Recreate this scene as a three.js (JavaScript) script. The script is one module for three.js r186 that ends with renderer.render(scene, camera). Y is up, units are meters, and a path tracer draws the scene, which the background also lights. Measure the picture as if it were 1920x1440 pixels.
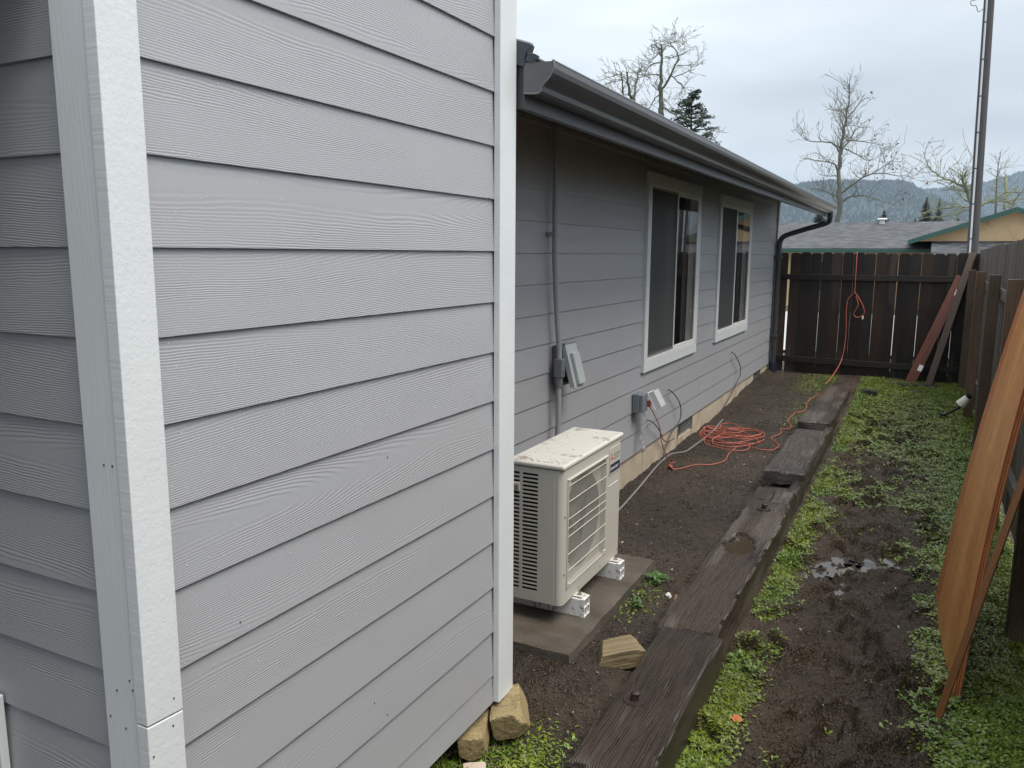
import * as THREE from 'three';
import { mergeGeometries } from 'three/addons/utils/BufferGeometryUtils.js';
import { RoundedBoxGeometry } from 'three/addons/geometries/RoundedBoxGeometry.js';

// ---------------------------------------------------------------- camera, sky, sun, exposure
const scene = new THREE.Scene();
const camera = new THREE.PerspectiveCamera(2 * Math.atan(720 / 1502) * 180 / Math.PI, 4 / 3, 0.05, 12000);
const EYE = 1.8, D2R = Math.PI / 180;
camera.position.set(0, EYE, 0);
camera.rotation.set(-9.26 * D2R, 27.08 * D2R, 0.32 * D2R, 'YXZ');
camera.updateMatrixWorld();

const renderer = new THREE.WebGLRenderer({ antialias: true });
renderer.toneMapping = THREE.LinearToneMapping;
renderer.toneMappingExposure = 2.5;
renderer.shadowMap.enabled = true;

// seeded helpers
function rng(seed) { let a = seed >>> 0; return () => { a = (a + 0x6D2B79F5) | 0; let t = Math.imul(a ^ (a >>> 15), 1 | a); t = (t + Math.imul(t ^ (t >>> 7), 61 | t)) ^ t; return ((t ^ (t >>> 14)) >>> 0) / 4294967296; }; }
const R = rng(20240117);
const rr = (a, b) => a + (b - a) * R();
const lerp = (a, b, t) => a + (b - a) * t;
const sst = (a, b, x) => { const t = Math.min(1, Math.max(0, (x - a) / (b - a))); return t * t * (3 - 2 * t); };
const clamp = (x, a = 0, b = 1) => Math.min(b, Math.max(a, x));
function h2(ix, iy, s) { let h = Math.imul(ix, 374761393) ^ Math.imul(iy, 668265263) ^ Math.imul(s | 0, 2147483647 - 1274126177); h = Math.imul(h ^ (h >>> 13), 1274126177); return ((h ^ (h >>> 16)) >>> 0) / 4294967296; }
function vn(x, y, s = 0) { const ix = Math.floor(x), iy = Math.floor(y); let fx = x - ix, fy = y - iy; fx = fx * fx * (3 - 2 * fx); fy = fy * fy * (3 - 2 * fy); const a = h2(ix, iy, s), b = h2(ix + 1, iy, s), c = h2(ix, iy + 1, s), d = h2(ix + 1, iy + 1, s); return a + (b - a) * fx + (c - a) * fy + (a - b - c + d) * fx * fy; }
function fbm(x, y, s = 0, o = 4) { let v = 0, a = 0.5, n = 0; for (let i = 0; i < o; i++) { v += a * vn(x, y, s + i * 17); n += a; a *= 0.5; x *= 2.03; y *= 2.03; } return v / n; }

// overcast sky: soft, slightly stretched cloud sheets, brighter towards the zenith as overcast skies are
{
  const W = 1024, H = 512, data = new Float32Array(W * H * 4);
  for (let j = 0; j < H; j++) {
    const el = ((j + 0.5) / H - 0.5) * Math.PI, se = Math.sin(el);
    for (let i = 0; i < W; i++) {
      const az = ((i + 0.5) / W - 0.5) * 2 * Math.PI, k = (j * W + i) * 4;
      const cx = Math.cos(az) * Math.cos(el), cz = Math.sin(az) * Math.cos(el);
      const up = Math.max(se, 0.0), d = 1 / (up + 0.12);
      const cl = fbm(cx * d * 0.9 + 5, cz * d * 0.9 + 9, 3, 5) - 0.5, cl2 = fbm(cx * 3.1 + 2, se * 16 + cz * 2.5, 11, 4) - 0.5;
      let L = 0.275 + 0.03 * (1 - sst(0.0, 0.1, up)) + 0.62 * Math.pow(up, 1.35);
      L *= 1 + cl * 0.34 + cl2 * 0.5;
      const blue = clamp(0.55 - cl * 1.2 - cl2 * 0.7);
      let r = L * (0.985 - 0.075 * blue), g = L * 1.02, b = L * (1.06 + 0.06 * blue);
      if (el < 0) { const f = sst(0, -0.12, el); r = lerp(r, 0.10, f); g = lerp(g, 0.095, f); b = lerp(b, 0.08, f); }
      data[k] = r; data[k + 1] = g; data[k + 2] = b; data[k + 3] = 1;
    }
  }
  const t = new THREE.DataTexture(data, W, H, THREE.RGBAFormat, THREE.FloatType);
  t.mapping = THREE.EquirectangularReflectionMapping; t.magFilter = t.minFilter = THREE.LinearFilter; t.wrapS = THREE.RepeatWrapping; t.needsUpdate = true;
  scene.background = t; scene.environment = t;
}
const sun = new THREE.DirectionalLight(0xfff6ec, 1.5);
sun.position.set(5.5, 12, -4); sun.target.position.set(-1, 0, -5);
sun.castShadow = true; sun.shadow.radius = 60; sun.shadow.mapSize.set(4096, 4096);
Object.assign(sun.shadow.camera, { left: -16, right: 16, top: 16, bottom: -16, near: 0.5, far: 60 });
scene.add(sun, sun.target);
scene.fog = new THREE.FogExp2(0xa8bccf, 0.00012);

// ---------------------------------------------------------------- building helpers
const lin = (r, g, b) => new THREE.Color().setRGB(r, g, b);
const M = (r, g, b, rough = 0.7, o = {}) => new THREE.MeshStandardMaterial({ color: lin(r, g, b), roughness: rough, metalness: 0, ...o });
const MP = (r, g, b, rough = 0.7, o = {}) => new THREE.MeshPhysicalMaterial({ color: lin(r, g, b), roughness: rough, metalness: 0, ...o });
function mesh(name, geo, mat, parent = scene) { const m = new THREE.Mesh(geo, mat); m.name = name; m.castShadow = m.receiveShadow = true; parent.add(m); return m; }
const used = {};
function numbered(n) { const k = used[n] = (used[n] ?? -1) + 1; return k ? n + '_' + String(k).padStart(3, '0') : n; }
function tag(o, label, category, group, kind) { o.name = numbered(o.name); o.userData.label = label; if (category) o.userData.category = category; if (group) o.userData.group = group; if (kind) o.userData.kind = kind; return o; }
function thing(name, label, category, pos = [0, 0, 0], ry = 0, group) { const g = new THREE.Group(); g.name = name; g.position.set(...pos); g.rotation.y = ry; scene.add(g); return tag(g, label, category, group); }
function bx(x0, x1, y0, y1, z0, z1) { const g = new THREE.BoxGeometry(Math.abs(x1 - x0), Math.abs(y1 - y0), Math.abs(z1 - z0)); g.translate((x0 + x1) / 2, (y0 + y1) / 2, (z0 + z1) / 2); return g; }
function rbx(x0, x1, y0, y1, z0, z1, r = 0.004, s = 1) { const g = new RoundedBoxGeometry(Math.abs(x1 - x0), Math.abs(y1 - y0), Math.abs(z1 - z0), s, r); g.translate((x0 + x1) / 2, (y0 + y1) / 2, (z0 + z1) / 2); return g; }
// uv in metres: u along the grain axis, v across
function uvm(g, along = 'y', ou = 0, ov = 0, sc = 1) {
  if (g.index) { const n = g.toNonIndexed(); g.copy(n); g.index = null; }
  const p = g.attributes.position, n = g.attributes.normal, uv = new Float32Array(p.count * 2), A = { x: 0, y: 1, z: 2 }[along];
  for (let i = 0; i < p.count; i++) {
    const P = [p.getX(i), p.getY(i), p.getZ(i)], N = [Math.abs(n.getX(i)), Math.abs(n.getY(i)), Math.abs(n.getZ(i))];
    let dom = N[0] >= N[1] && N[0] >= N[2] ? 0 : N[1] >= N[2] ? 1 : 2, u, v;
    if (dom === A) { const o = [0, 1, 2].filter((q) => q !== A); u = P[o[0]] * 0.3; v = P[o[1]]; }
    else { u = P[A]; v = P[3 - A - dom] + dom * 0.37; }
    uv[i * 2] = u * sc + ou; uv[i * 2 + 1] = v * sc + ov;
  }
  g.setAttribute('uv', new THREE.BufferAttribute(uv, 2)); return g;
}
function tube(pts, r, seg = 6, div = 0, closed = false, tension = 0.5) { const c = new THREE.CatmullRomCurve3(pts.map((p) => new THREE.Vector3(...p)), closed, 'catmullrom', tension); return new THREE.TubeGeometry(c, div || pts.length * 6, r, seg, closed); }
function cyl(p0, p1, r0, r1 = r0, seg = 10) { const a = new THREE.Vector3(...p0), b = new THREE.Vector3(...p1), d = b.clone().sub(a), g = new THREE.CylinderGeometry(r1, r0, d.length(), seg); g.applyQuaternion(new THREE.Quaternion().setFromUnitVectors(new THREE.Vector3(0, 1, 0), d.clone().normalize())); const m = a.add(b).multiplyScalar(0.5); g.translate(m.x, m.y, m.z); return g; }
const mg = (l) => mergeGeometries(l.map((g) => { const q = g.index ? g.toNonIndexed() : g; for (const k of Object.keys(q.attributes)) if (!['position', 'normal', 'uv'].includes(k)) q.deleteAttribute(k); return q; }));

// textures
const toS = (c) => c <= 0.0031308 ? c * 12.92 : 1.055 * Math.pow(c, 1 / 2.4) - 0.055;
function tex(w, h, fn, color = true, wrapS = THREE.RepeatWrapping, wrapT = wrapS) {
  const d = new Uint8Array(w * h * 4);
  for (let j = 0; j < h; j++) for (let i = 0; i < w; i++) { const c = fn(i, j), k = (j * w + i) * 4; if (color) { d[k] = 255 * toS(clamp(c[0])); d[k + 1] = 255 * toS(clamp(c[1])); d[k + 2] = 255 * toS(clamp(c[2])); } else d[k] = d[k + 1] = d[k + 2] = 255 * clamp(c); d[k + 3] = 255; }
  const t = new THREE.DataTexture(d, w, h, THREE.RGBAFormat, THREE.UnsignedByteType);
  t.magFilter = t.minFilter = THREE.LinearFilter; t.wrapS = wrapS; t.wrapT = wrapT; if (color) t.colorSpace = THREE.SRGBColorSpace; t.needsUpdate = true; return t;
}
const MIR = THREE.MirroredRepeatWrapping;
function rep(t, u, v) { t.repeat.set(u, v); return t; }

// embossed cedar grain of the fibre cement boards: eight board faces in one sheet, 2.048 m long, 0.205 m tall each
const GR = Array.from({ length: 8 }, () => ({ yc: rr(-0.02, 0.21), a: rr(1.3, 2.6), ph: rr(0, 6), c0: rr(0.012, 0.05), c1: rr(0.03, 0.07), s: Math.floor(rr(1, 900)) }));
function grainH(x, y, q) { // metres
  const yy = y - q.yc - 0.035 * (fbm(x * 0.9, 3, q.s, 2) - 0.5) - 0.006 * (fbm(x * 3.6, y * 22, q.s + 5, 2) - 0.5) - 0.0028 * (vn(x * 24, y * 80, q.s + 8) - 0.5);
  const c = q.c0 + q.c1 * (0.5 + 0.5 * Math.sin(x * q.a + q.ph)) + 0.02 * (fbm(x * 2.2, y * 6, q.s + 3, 2) - 0.5);
  const f = Math.sqrt(yy * yy + c * c), ph = f / 0.0046 + 0.6 * vn(x * 3, y * 40, q.s + 9), t = ph - Math.floor(ph);
  const line = t < 0.3 ? t / 0.3 : 1 - sst(0.3, 1, t), am = 0.45 + 0.55 * sst(0.3, 0.62, fbm(x * 2.1, y * 22, q.s + 21, 2));
  const flat = sst(0.1, 0.42, Math.abs(yy) / (f + 1e-5));
  return 0.5 + (line - 0.45) * (0.18 + 0.82 * flat) * am * 0.62 + 0.12 * (vn(x * 380, y * 380, 4) - 0.5);
}
const sidingBump = tex(2048, 2048, (i, j) => { const row = j >> 8; return grainH(i * 0.001, (j & 255) * 0.0008, GR[row]); }, false, MIR, MIR);
const trimBump = tex(512, 1024, (i, j) => { const x = i / 512, y = j / 1024; return 0.5 + 0.7 * (fbm(x * 44, y * 132, 41, 3) - 0.5) + 0.35 * (vn(x * 130, y * 400, 43) - 0.5); }, false, MIR, MIR);
const trimGrainBump = tex(512, 1024, (i, j) => { const x = i / 512, y = j / 1024; const t = x * 38 + 5 * fbm(x * 5, y * 3.4, 51, 3) + 0.5 * vn(x * 60, y * 22, 52); return 0.5 + 0.3 * ((t - Math.floor(t)) - 0.5) * (0.3 + vn(x * 8, y * 5, 53)) + 0.1 * (vn(x * 150, y * 40, 54) - 0.5); }, false, MIR, MIR);
const paintMap = tex(512, 512, (i, j) => { const v = 0.955 + 0.085 * (fbm(i / 90, j / 60, 61, 4) - 0.5) + 0.012 * (vn(i / 2, j / 2, 62) - 0.5); return [v, v, v * 0.998]; }, true, MIR, MIR);

// generic weathered wood: colour and relief come from the same grain
function wood(seed, a, b, spacing, o = {}) {
  const W = 512, H = 512, L = o.L ?? 2, V = o.V ?? 1, q = { s: seed };
  const f = (x, y) => { const w = y + 0.02 * (fbm(x * 1.5, y * 4, seed, 3) - 0.5) + 0.006 * (vn(x * 9, y * 40, seed + 2) - 0.5); const kn = o.knots ? 0.05 * Math.exp(-(((x - 0.7) * 4) ** 2 + ((y - 0.35) * 14) ** 2)) : 0; const t = (w + kn) / spacing + 0.7 * fbm(x * 5, y * 40, seed + 4, 2); return t - Math.floor(t); };
  const map = tex(W, H, (i, j) => { const x = i / W * L, y = j / H * V, t = f(x, y); let k = sst(0.0, 1, t) * 0.55 + 0.45 * fbm(x * 7, y * 90, seed + 6, 3); const blot = fbm(x * 2.3, y * 5, seed + 9, 3), st = o.stain ? sst(0.56, 0.74, fbm(x * 1.3, y * 9, seed + 31, 4)) * o.stain : 0; k = clamp(k * 0.75 + (blot - 0.35) * 0.7); const w = [0, 1, 2].map((c) => lerp(a[c], b[c], k)); return w.map((c) => lerp(c, (o.stainC ?? [0.2, 0.19, 0.17])[w.indexOf(c)], st)); }, true, MIR, MIR);
  const bump = tex(W, H, (i, j) => { const x = i / W * L, y = j / H * V; return 0.5 * f(x, y) + 0.5 * fbm(x * 8, y * 110, seed + 6, 3); }, false, MIR, MIR);
  for (const t of [map, bump]) t.repeat.set(1 / L, 1 / V);
  return { map, bumpMap: bump };
}
const concreteMap = (s, c, amp = 0.35) => tex(512, 512, (i, j) => { const x = i / 512, y = j / 512; const v = 1 + amp * (fbm(x * 5, y * 5, s, 5) - 0.5) + 0.16 * (vn(x * 160, y * 160, s + 3) - 0.5), d = sst(0.55, 0.75, fbm(x * 9, y * 3, s + 5, 4)) * 0.35; return c.map((q, k) => q * v * (1 - d * (0.6 + 0.2 * k))); }, true, MIR, MIR);
const fineBump = tex(512, 512, (i, j) => 0.6 * fbm(i / 12, j / 12, 71, 4) + 0.4 * vn(i / 1.7, j / 1.7, 72), false, MIR, MIR);
// ---------------------------------------------------------------- the ground: one sheet out to the horizon, fine where the yard is
const PUD = [[-0.36, -5.14, 0.11, 0.19], [-0.02, -5.25, 0.17, 0.09], [-0.2, -5.16, 0.08, 0.07], [-0.53, -4.84, 0.09, 0.12], [-0.31, -4.68, 0.05, 0.12]];
const WATER_Y = -0.091;
function baseH(x, z) {
  let b = -0.05 + 0.13 * sst(-8, -12.2, z);
  if (z < -13) b = lerp(b, -0.5, sst(-13, -22, z));
  if (z < -60) b = lerp(b, -2.2, sst(-60, -120, z));
  if (x < -2.2 || x > 0.75) b -= 0.02;
  b += 0.065 * sst(-0.98, -1.15, x) * sst(-2.7, -3.05, z) * sst(-5.0, -4.3, z);
  if (x < -1.2 && z > -2.9) b -= 0.02 * sst(-2.9, -2.6, z);
  return b;
}
const DENT = []; { const rd = rng(88); for (let i = 0; i < 190; i++) { const z = -1.9 - 8.2 * Math.pow(rd(), 1.15), x = -0.2 + (rd() - 0.5) * 0.85 * (0.55 + rd() * 0.6), a = (rd() - 0.5) * 1.3; DENT.push([x, z, Math.cos(a), Math.sin(a), 0.04 + 0.025 * rd(), 0.1 + 0.06 * rd(), 0.02 + 0.022 * rd()]); } }
const inYard = (x, z) => x > -2.05 && x < 0.7 && z > -12.5 && z < 0.5;
function groundH(x, z) {
  let h = baseH(x, z);
  if (x < -6 || x > 5 || z < -16 || z > 4) return h + 0.05 * (fbm(x * 0.1, z * 0.1, 5, 2) - 0.5);
  const bed = sst(-0.8, -1.0, x);
  const yard = 0.036 * (fbm(x * 2.4, z * 1.9, 1, 3) - 0.5) + 0.03 * (1 - Math.abs(2 * fbm(x * 6.5, z * 5.5, 7, 3) - 1) - 0.75) + 0.03 * (fbm(x * 15, z * 15, 9, 3) - 0.5) + 0.009 * (vn(x * 55, z * 55, 13) - 0.5);
  const soil = 0.02 * (fbm(x * 3, z * 3, 21, 3) - 0.5) + 0.014 * (fbm(x * 17, z * 17, 23, 3) - 0.5) + 0.012 * (vn(x * 55, z * 55, 25) - 0.5);
  let dent = 0;
  if (x > -0.75 && x < 0.45 && z < -1.5 && z > -10.5) for (const [dx, dz, c, s, a, b, k] of DENT) { const ux = x - dx, uz = z - dz; if (ux * ux + uz * uz > 0.05) continue; const p = (ux * c + uz * s) / a, q = (-ux * s + uz * c) / b, d = Math.sqrt(p * p + q * q) + 0.35 * (vn(x * 28, z * 28, 14) - 0.5); dent += -k * (1 - sst(0.72, 1.0, d)) + k * 0.5 * Math.exp(-(((d - 1.15) / 0.16) ** 2)); }
  h += lerp(yard + Math.max(-0.042, dent), soil, bed);
  for (const [px, pz, a, b] of PUD) { const d = ((x - px) / a) ** 2 + ((z - pz) / b) ** 2; if (d < 6) h = lerp(h, WATER_Y - 0.012 + (h - baseH(x, z)) * 0.55, Math.exp(-d * 0.9)); }
  if (x < -1.88) h += 0.03 * sst(-1.88, -1.99, x) * (0.6 + 0.8 * vn(z * 6, 1, 3));
  return h;
}
// where low weeds and grass cover the soil
function cover(x, z) {
  if (!inYard(x, z)) return 0;
  const n = fbm(x * 3.1 + 4, z * 2.6, 33, 4), n2 = fbm(x * 10, z * 8, 35, 3);
  if (x < -0.7) { // planting bed
    let m = 0;
    m = Math.max(m, sst(-2.75, -2.4, z) * sst(-0.98, -1.15, x) * sst(0.36, 0.5, n2 + 0.12) * 1.0);
    m = Math.max(m, sst(-10.4, -11.4, z) * sst(-1.62, -1.2, x) * 0.85);
    m = Math.max(m, sst(-8.4, -9.2, z) * sst(-1.36, -1.12, x) * 0.3);
    m = Math.max(m, Math.exp(-(((x + 1.2) / 0.07) ** 2 + ((z + 3.86) / 0.22) ** 2)) * 0.55);
    return m;
  }
  const path = Math.exp(-(((x + 0.22) / 0.34) ** 2)), nearP = sst(-6.8, -5.2, z), far = sst(-7.6, -9.3, z);
  let m = 0.66 - 0.98 * path * nearP - 0.26 * path * (1 - nearP) * (1 - far) + 0.5 * far;
  m += 0.75 * sst(0.02, 0.3, x) + 2.1 * (n - 0.5) + 2.0 * (n2 - 0.5);
  m = (0.012 + sst(0.26, 0.95, m)) * (0.5 + 0.5 * far + 0.3 * sst(0.1, 0.4, x));
  const edge = Math.exp(-(((x + 0.61) / 0.07) ** 2)) * sst(0.3, 0.6, fbm(z * 2.4, 2, 37, 2) + 0.1) * (0.5 + n2 * 0.9);
  return clamp(Math.max(m, edge));
}
{
  const xs = [], zs = [];
  const run = (arr, a, b, s) => { const n = Math.max(1, Math.round((b - a) / s)); for (let i = 0; i < n; i++) arr.push(a + (b - a) * i / n); };
  for (const v of [-6000, -2500, -900, -300, -100, -40, -18, -9, -5, -3.2]) xs.push(v);
  run(xs, -2.4, -1.0, 0.015); run(xs, -1.0, -0.7, 0.05); run(xs, -0.7, 0.7, 0.0125); for (const v of [0.7, 0.9, 1.4, 2.5, 5, 10, 20, 45, 120, 300, 900, 2500, 6000]) xs.push(v);
  for (const v of [-9000, -5000, -2500, -1200, -600, -300, -150, -90, -60, -45, -35, -28, -22, -18, -15, -13.6]) zs.push(v);
  run(zs, -13, -8, 0.03); run(zs, -8, -5.6, 0.02); run(zs, -5.6, -2.0, 0.0125); run(zs, -2.0, -0.6, 0.05); for (const v of [-0.6, 0, 1, 2.5, 5, 12, 40, 150, 600, 3000]) zs.push(v);
  const nx = xs.length, nz = zs.length, pos = new Float32Array(nx * nz * 3), col = new Float32Array(nx * nz * 3), uv = new Float32Array(nx * nz * 2), idx = [];
  for (let j = 0; j < nz; j++) for (let i = 0; i < nx; i++) {
    const x = xs[i], z = zs[j], k = j * nx + i, y = groundH(x, z);
    pos[k * 3] = x; pos[k * 3 + 1] = y; pos[k * 3 + 2] = z; uv[k * 2] = x; uv[k * 2 + 1] = z;
    let c;
    if (z < -13 || x > 1.2 || x < -4) { const g = fbm(x * 0.7, z * 0.7, 81, 3); c = [0.045 + 0.03 * g, 0.052 + 0.04 * g, 0.022]; }
    else {
      const bed = sst(-0.75, -1.0, x), n = fbm(x * 4, z * 4, 83, 4), n2 = fbm(x * 30, z * 30, 87, 2);
      const v = 0.62 + 0.5 * n + 0.4 * (n2 - 0.5);
      const mud = [0.076, 0.052, 0.031], soil = [0.046, 0.032, 0.021], clay = [0.07, 0.05, 0.032];
      c = [0, 1, 2].map((q) => lerp(mud[q], lerp(soil[q], clay[q], sst(0.45, 0.7, fbm(x * 2.2, z * 1.6, 89, 3)) * 0.8), bed) * v);
      const moss = bed * Math.exp(-(((x + 1.22) / 0.22) ** 2 + ((z + 9.7) / 1.3) ** 2)) * sst(0.4, 0.55, fbm(x * 9, z * 7, 91, 3)) * (0.5 + vn(x * 60, z * 60, 92));
      c = [lerp(c[0], 0.055, moss * 0.7), lerp(c[1], 0.062, moss * 0.7), lerp(c[2], 0.022, moss * 0.7)];
    }
    col.set(c, k * 3);
  }
  for (let j = 0; j < nz - 1; j++) for (let i = 0; i < nx - 1; i++) { const a = j * nx + i, b = a + 1, c = a + nx, d = c + 1; idx.push(a, c, b, b, c, d); }
  const g = new THREE.BufferGeometry(); g.setAttribute('position', new THREE.BufferAttribute(pos, 3)); g.setAttribute('color', new THREE.BufferAttribute(col, 3)); g.setAttribute('uv', new THREE.BufferAttribute(uv, 2)); g.setIndex(idx); g.computeVertexNormals();
  const mudBump = tex(1024, 1024, (i, j) => 0.55 * fbm(i / 26, j / 26, 95, 5) + 0.45 * fbm(i / 6, j / 6, 97, 3), false, MIR, MIR); mudBump.repeat.set(1.4, 1.4);
  const mudRough = tex(512, 512, (i, j) => { const n = fbm(i / 40, j / 40, 99, 4), m = fbm(i / 7, j / 7, 98, 2); return 0.16 + 0.58 * sst(0.34, 0.64, n * 0.6 + m * 0.4); }, false, MIR, MIR); mudRough.repeat.set(0.9, 0.9);
  const gm = M(1, 1, 1, 1, { vertexColors: true, bumpMap: mudBump, bumpScale: 0.04, roughnessMap: mudRough });
  tag(mesh('ground', g, gm), 'muddy yard soil and lawn stretching past the fences', null, null, 'structure');
}
{ // shallow muddy water standing in the wheel ruts
  const wm = MP(0.075, 0.062, 0.05, 0.04, { ior: 1.33, specularIntensity: 1 });
  PUD.forEach(([px, pz, a, b], i) => { const g = new THREE.CircleGeometry(1, 40); g.rotateX(-Math.PI / 2); const p = g.attributes.position; for (let k = 1; k < p.count; k++) { const t = 1.25 + 0.35 * (vn(k * 0.6, i, 4)); p.setX(k, p.getX(k) * t); p.setZ(k, p.getZ(k) * t); } g.scale(a, 1, b); const m = mesh('puddle', g, wm); m.position.set(px, WATER_Y, pz); tag(m, 'shallow brown puddle standing in the muddy path', null, 'puddles in the muddy path', 'structure'); });
}

{ // pale concrete drive behind the back fence
  const xs = [-9, -4, 0, 3, 9], zs = [-34, -30, -26, -22, -20, -18.5, -17], pos = [], idx = []; for (const z of zs) for (const x of xs) pos.push(x, baseH(x, z) + 0.06, z);
  for (let j = 0; j < zs.length - 1; j++) for (let i = 0; i < 4; i++) { const a = j * 5 + i; idx.push(a, a + 5, a + 1, a + 1, a + 5, a + 6); }
  const g = new THREE.BufferGeometry(); g.setAttribute('position', new THREE.Float32BufferAttribute(pos, 3)); g.setIndex(idx); g.computeVertexNormals(); tag(mesh('driveway', g, M(0.36, 0.355, 0.34, 0.8)), 'pale concrete drive behind the back fence', null, null, 'structure');
}
// ---------------------------------------------------------------- hills beyond the roofs, wooded
function hill(name, label, ridge, zr, zf, col, seed, back) {
  const N = 160, K = 10, pos = [], idx = [], cl = [];
  const at = (x) => { let i = 0; while (i < ridge.length - 2 && ridge[i + 1][0] < x) i++; const [x0, y0] = ridge[i], [x1, y1] = ridge[i + 1]; return lerp(y0, y1, sst(0, 1, clamp((x - x0) / (x1 - x0)))); };
  const X0 = ridge[0][0], X1 = ridge[ridge.length - 1][0];
  const hh = (x, t) => { const n = fbm(x * 0.006, t * 5, seed, 4) - 0.5; return t <= 1 ? lerp(-4, at(x) - 12, Math.pow(t, 0.8)) + n * 70 * t * (1 - t) * 2 : lerp(at(x) - 12, -4, t - 1); };
  for (let j = 0; j <= K * 2; j++) for (let i = 0; i <= N; i++) { const x = lerp(X0, X1, i / N), t = j / K, z = t <= 1 ? lerp(zf, zr, t) : lerp(zr, back, t - 1); pos.push(x, hh(x, t), z); }
  for (let j = 0; j < K * 2; j++) for (let i = 0; i < N; i++) { const a = j * (N + 1) + i; idx.push(a, a + 1, a + N + 1, a + 1, a + N + 2, a + N + 1); }
  const g = new THREE.BufferGeometry(); g.setAttribute('position', new THREE.Float32BufferAttribute(pos, 3)); g.setIndex(idx); g.computeVertexNormals();
  tag(mesh(name, g, M(...col, 0.95, { side: THREE.DoubleSide })), label, null, null, 'structure');
  const rnd = rng(seed), cone = new THREE.ConeGeometry(4.6, 12, 5), n = 15000, im = new THREE.InstancedMesh(cone, M(1, 1, 1, 0.95), n), m = new THREE.Matrix4(), c = new THREE.Color();
  for (let i = 0; i < n; i++) { const x = lerp(X0, X1, rnd()), t = i < 2600 ? 1 - rnd() * 0.03 : Math.pow(rnd(), 0.7), s = 0.5 + 0.8 * rnd(), z = lerp(zf, zr, t); m.makeScale(s * (0.7 + 0.6 * rnd()), s, s); m.setPosition(x, hh(x, t) + 4.5 * s, z); im.setMatrixAt(i, m); const v = 0.5 + 0.9 * rnd(); im.setColorAt(i, c.setRGB(col[0] * v, col[1] * v, col[2] * v)); }
  im.name = 'hillside_forest'; scene.add(im); tag(im, 'conifer woods covering ' + label, 'forest', null, 'stuff');
}
hill('hill', 'the nearer wooded hill behind the grey roof', [[-1700, 190], [-1200, 240], [-788, 258], [-596, 252], [-450, 247], [-380, 257], [-311, 260], [-244, 259], [-161, 253], [-97, 252], [-62, 241], [-45, 225], [-8, 206], [64, 171], [220, 110], [500, 40]], -3000, -1900, [0.016, 0.028, 0.026], 301, -3800);
hill('hill', 'the farther hazy ridge behind the tan gable', [[-900, 250], [-400, 300], [-132, 304], [-23, 308], [104, 318], [206, 333], [265, 353], [343, 371], [459, 376], [900, 330], [1600, 250]], -4200, -3300, [0.022, 0.032, 0.03], 303, -5200);
// ---------------------------------------------------------------- the grey house
const house = thing('house', 'grey lap sided house with white trim and dark gutter', 'house');
const sidingM = M(0.362, 0.369, 0.386, 0.5, { bumpMap: sidingBump, bumpScale: 0.00095, map: paintMap });
const trimFaceM = M(0.665, 0.695, 0.70, 0.5, { bumpMap: trimBump, bumpScale: 0.0006, map: paintMap });
const trimGrainM = M(0.665, 0.695, 0.70, 0.5, { bumpMap: trimGrainBump, bumpScale: 0.0008, map: paintMap });
const vinylM = M(0.78, 0.78, 0.75, 0.35);
const EXPO = 0.178;
// one lapped board: dir is the way it runs, nrm the outward side, p the lower front corner; its lower edge stands proud of the board below
function sidingBoard(p, dir, nrm, L, h, parent, row, uo) {
  const D = new THREE.Vector3(...dir), Nn = new THREE.Vector3(...nrm), P = new THREE.Vector3(...p), t0 = 0.0095, sl = 0.009 * (h / 0.205), c = 0.0012;
  const prof = [[-t0, 0], [-c, 0], [0, c], [-sl, h], [-sl - 0.008, h]]; // (out, up)
  const pos = [], nor = [], uv = [], idx = [];
  const pt = (s, q) => P.clone().addScaledVector(D, s).addScaledVector(Nn, q[0]).add(new THREE.Vector3(0, q[1], 0));
  for (let i = 0; i < prof.length; i++) {
    const a = prof[i], b = prof[(i + 1) % prof.length], e = [b[0] - a[0], b[1] - a[1]], l = Math.hypot(...e);
    const n = Nn.clone().multiplyScalar(e[1] / l).add(new THREE.Vector3(0, -e[0] / l, 0)), k = pos.length / 3;
    for (const [s, q] of [[0, a], [L, a], [L, b], [0, b]]) { const v = pt(s, q); pos.push(v.x, v.y, v.z); nor.push(n.x, n.y, n.z); uv.push(s / 2.048 + uo, (row + clamp(q[1] / 0.2048, 0.006, 0.994)) / 8); }
    const flip = new THREE.Vector3().crossVectors(D, new THREE.Vector3(0, 1, 0)).dot(Nn) < 0;
    flip ? idx.push(k, k + 2, k + 1, k, k + 3, k + 2) : idx.push(k, k + 1, k + 2, k, k + 2, k + 3);
  }
  for (const s of [0, L]) { const k = pos.length / 3; for (const q of prof) { const v = pt(s, q); pos.push(v.x, v.y, v.z); const n = D.clone().multiplyScalar(s ? 1 : -1); nor.push(n.x, n.y, n.z); uv.push(0.01, (row + 0.5) / 8); } for (let i = 1; i < prof.length - 1; i++) idx.push(k, k + i, k + i + 1); }
  const g = new THREE.BufferGeometry(); g.setAttribute('position', new THREE.Float32BufferAttribute(pos, 3)); g.setAttribute('normal', new THREE.Float32BufferAttribute(nor, 3)); g.setAttribute('uv', new THREE.Float32BufferAttribute(uv, 2)); g.setIndex(idx);
  return mesh('siding_board', g, sidingM, parent);
}
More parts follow.
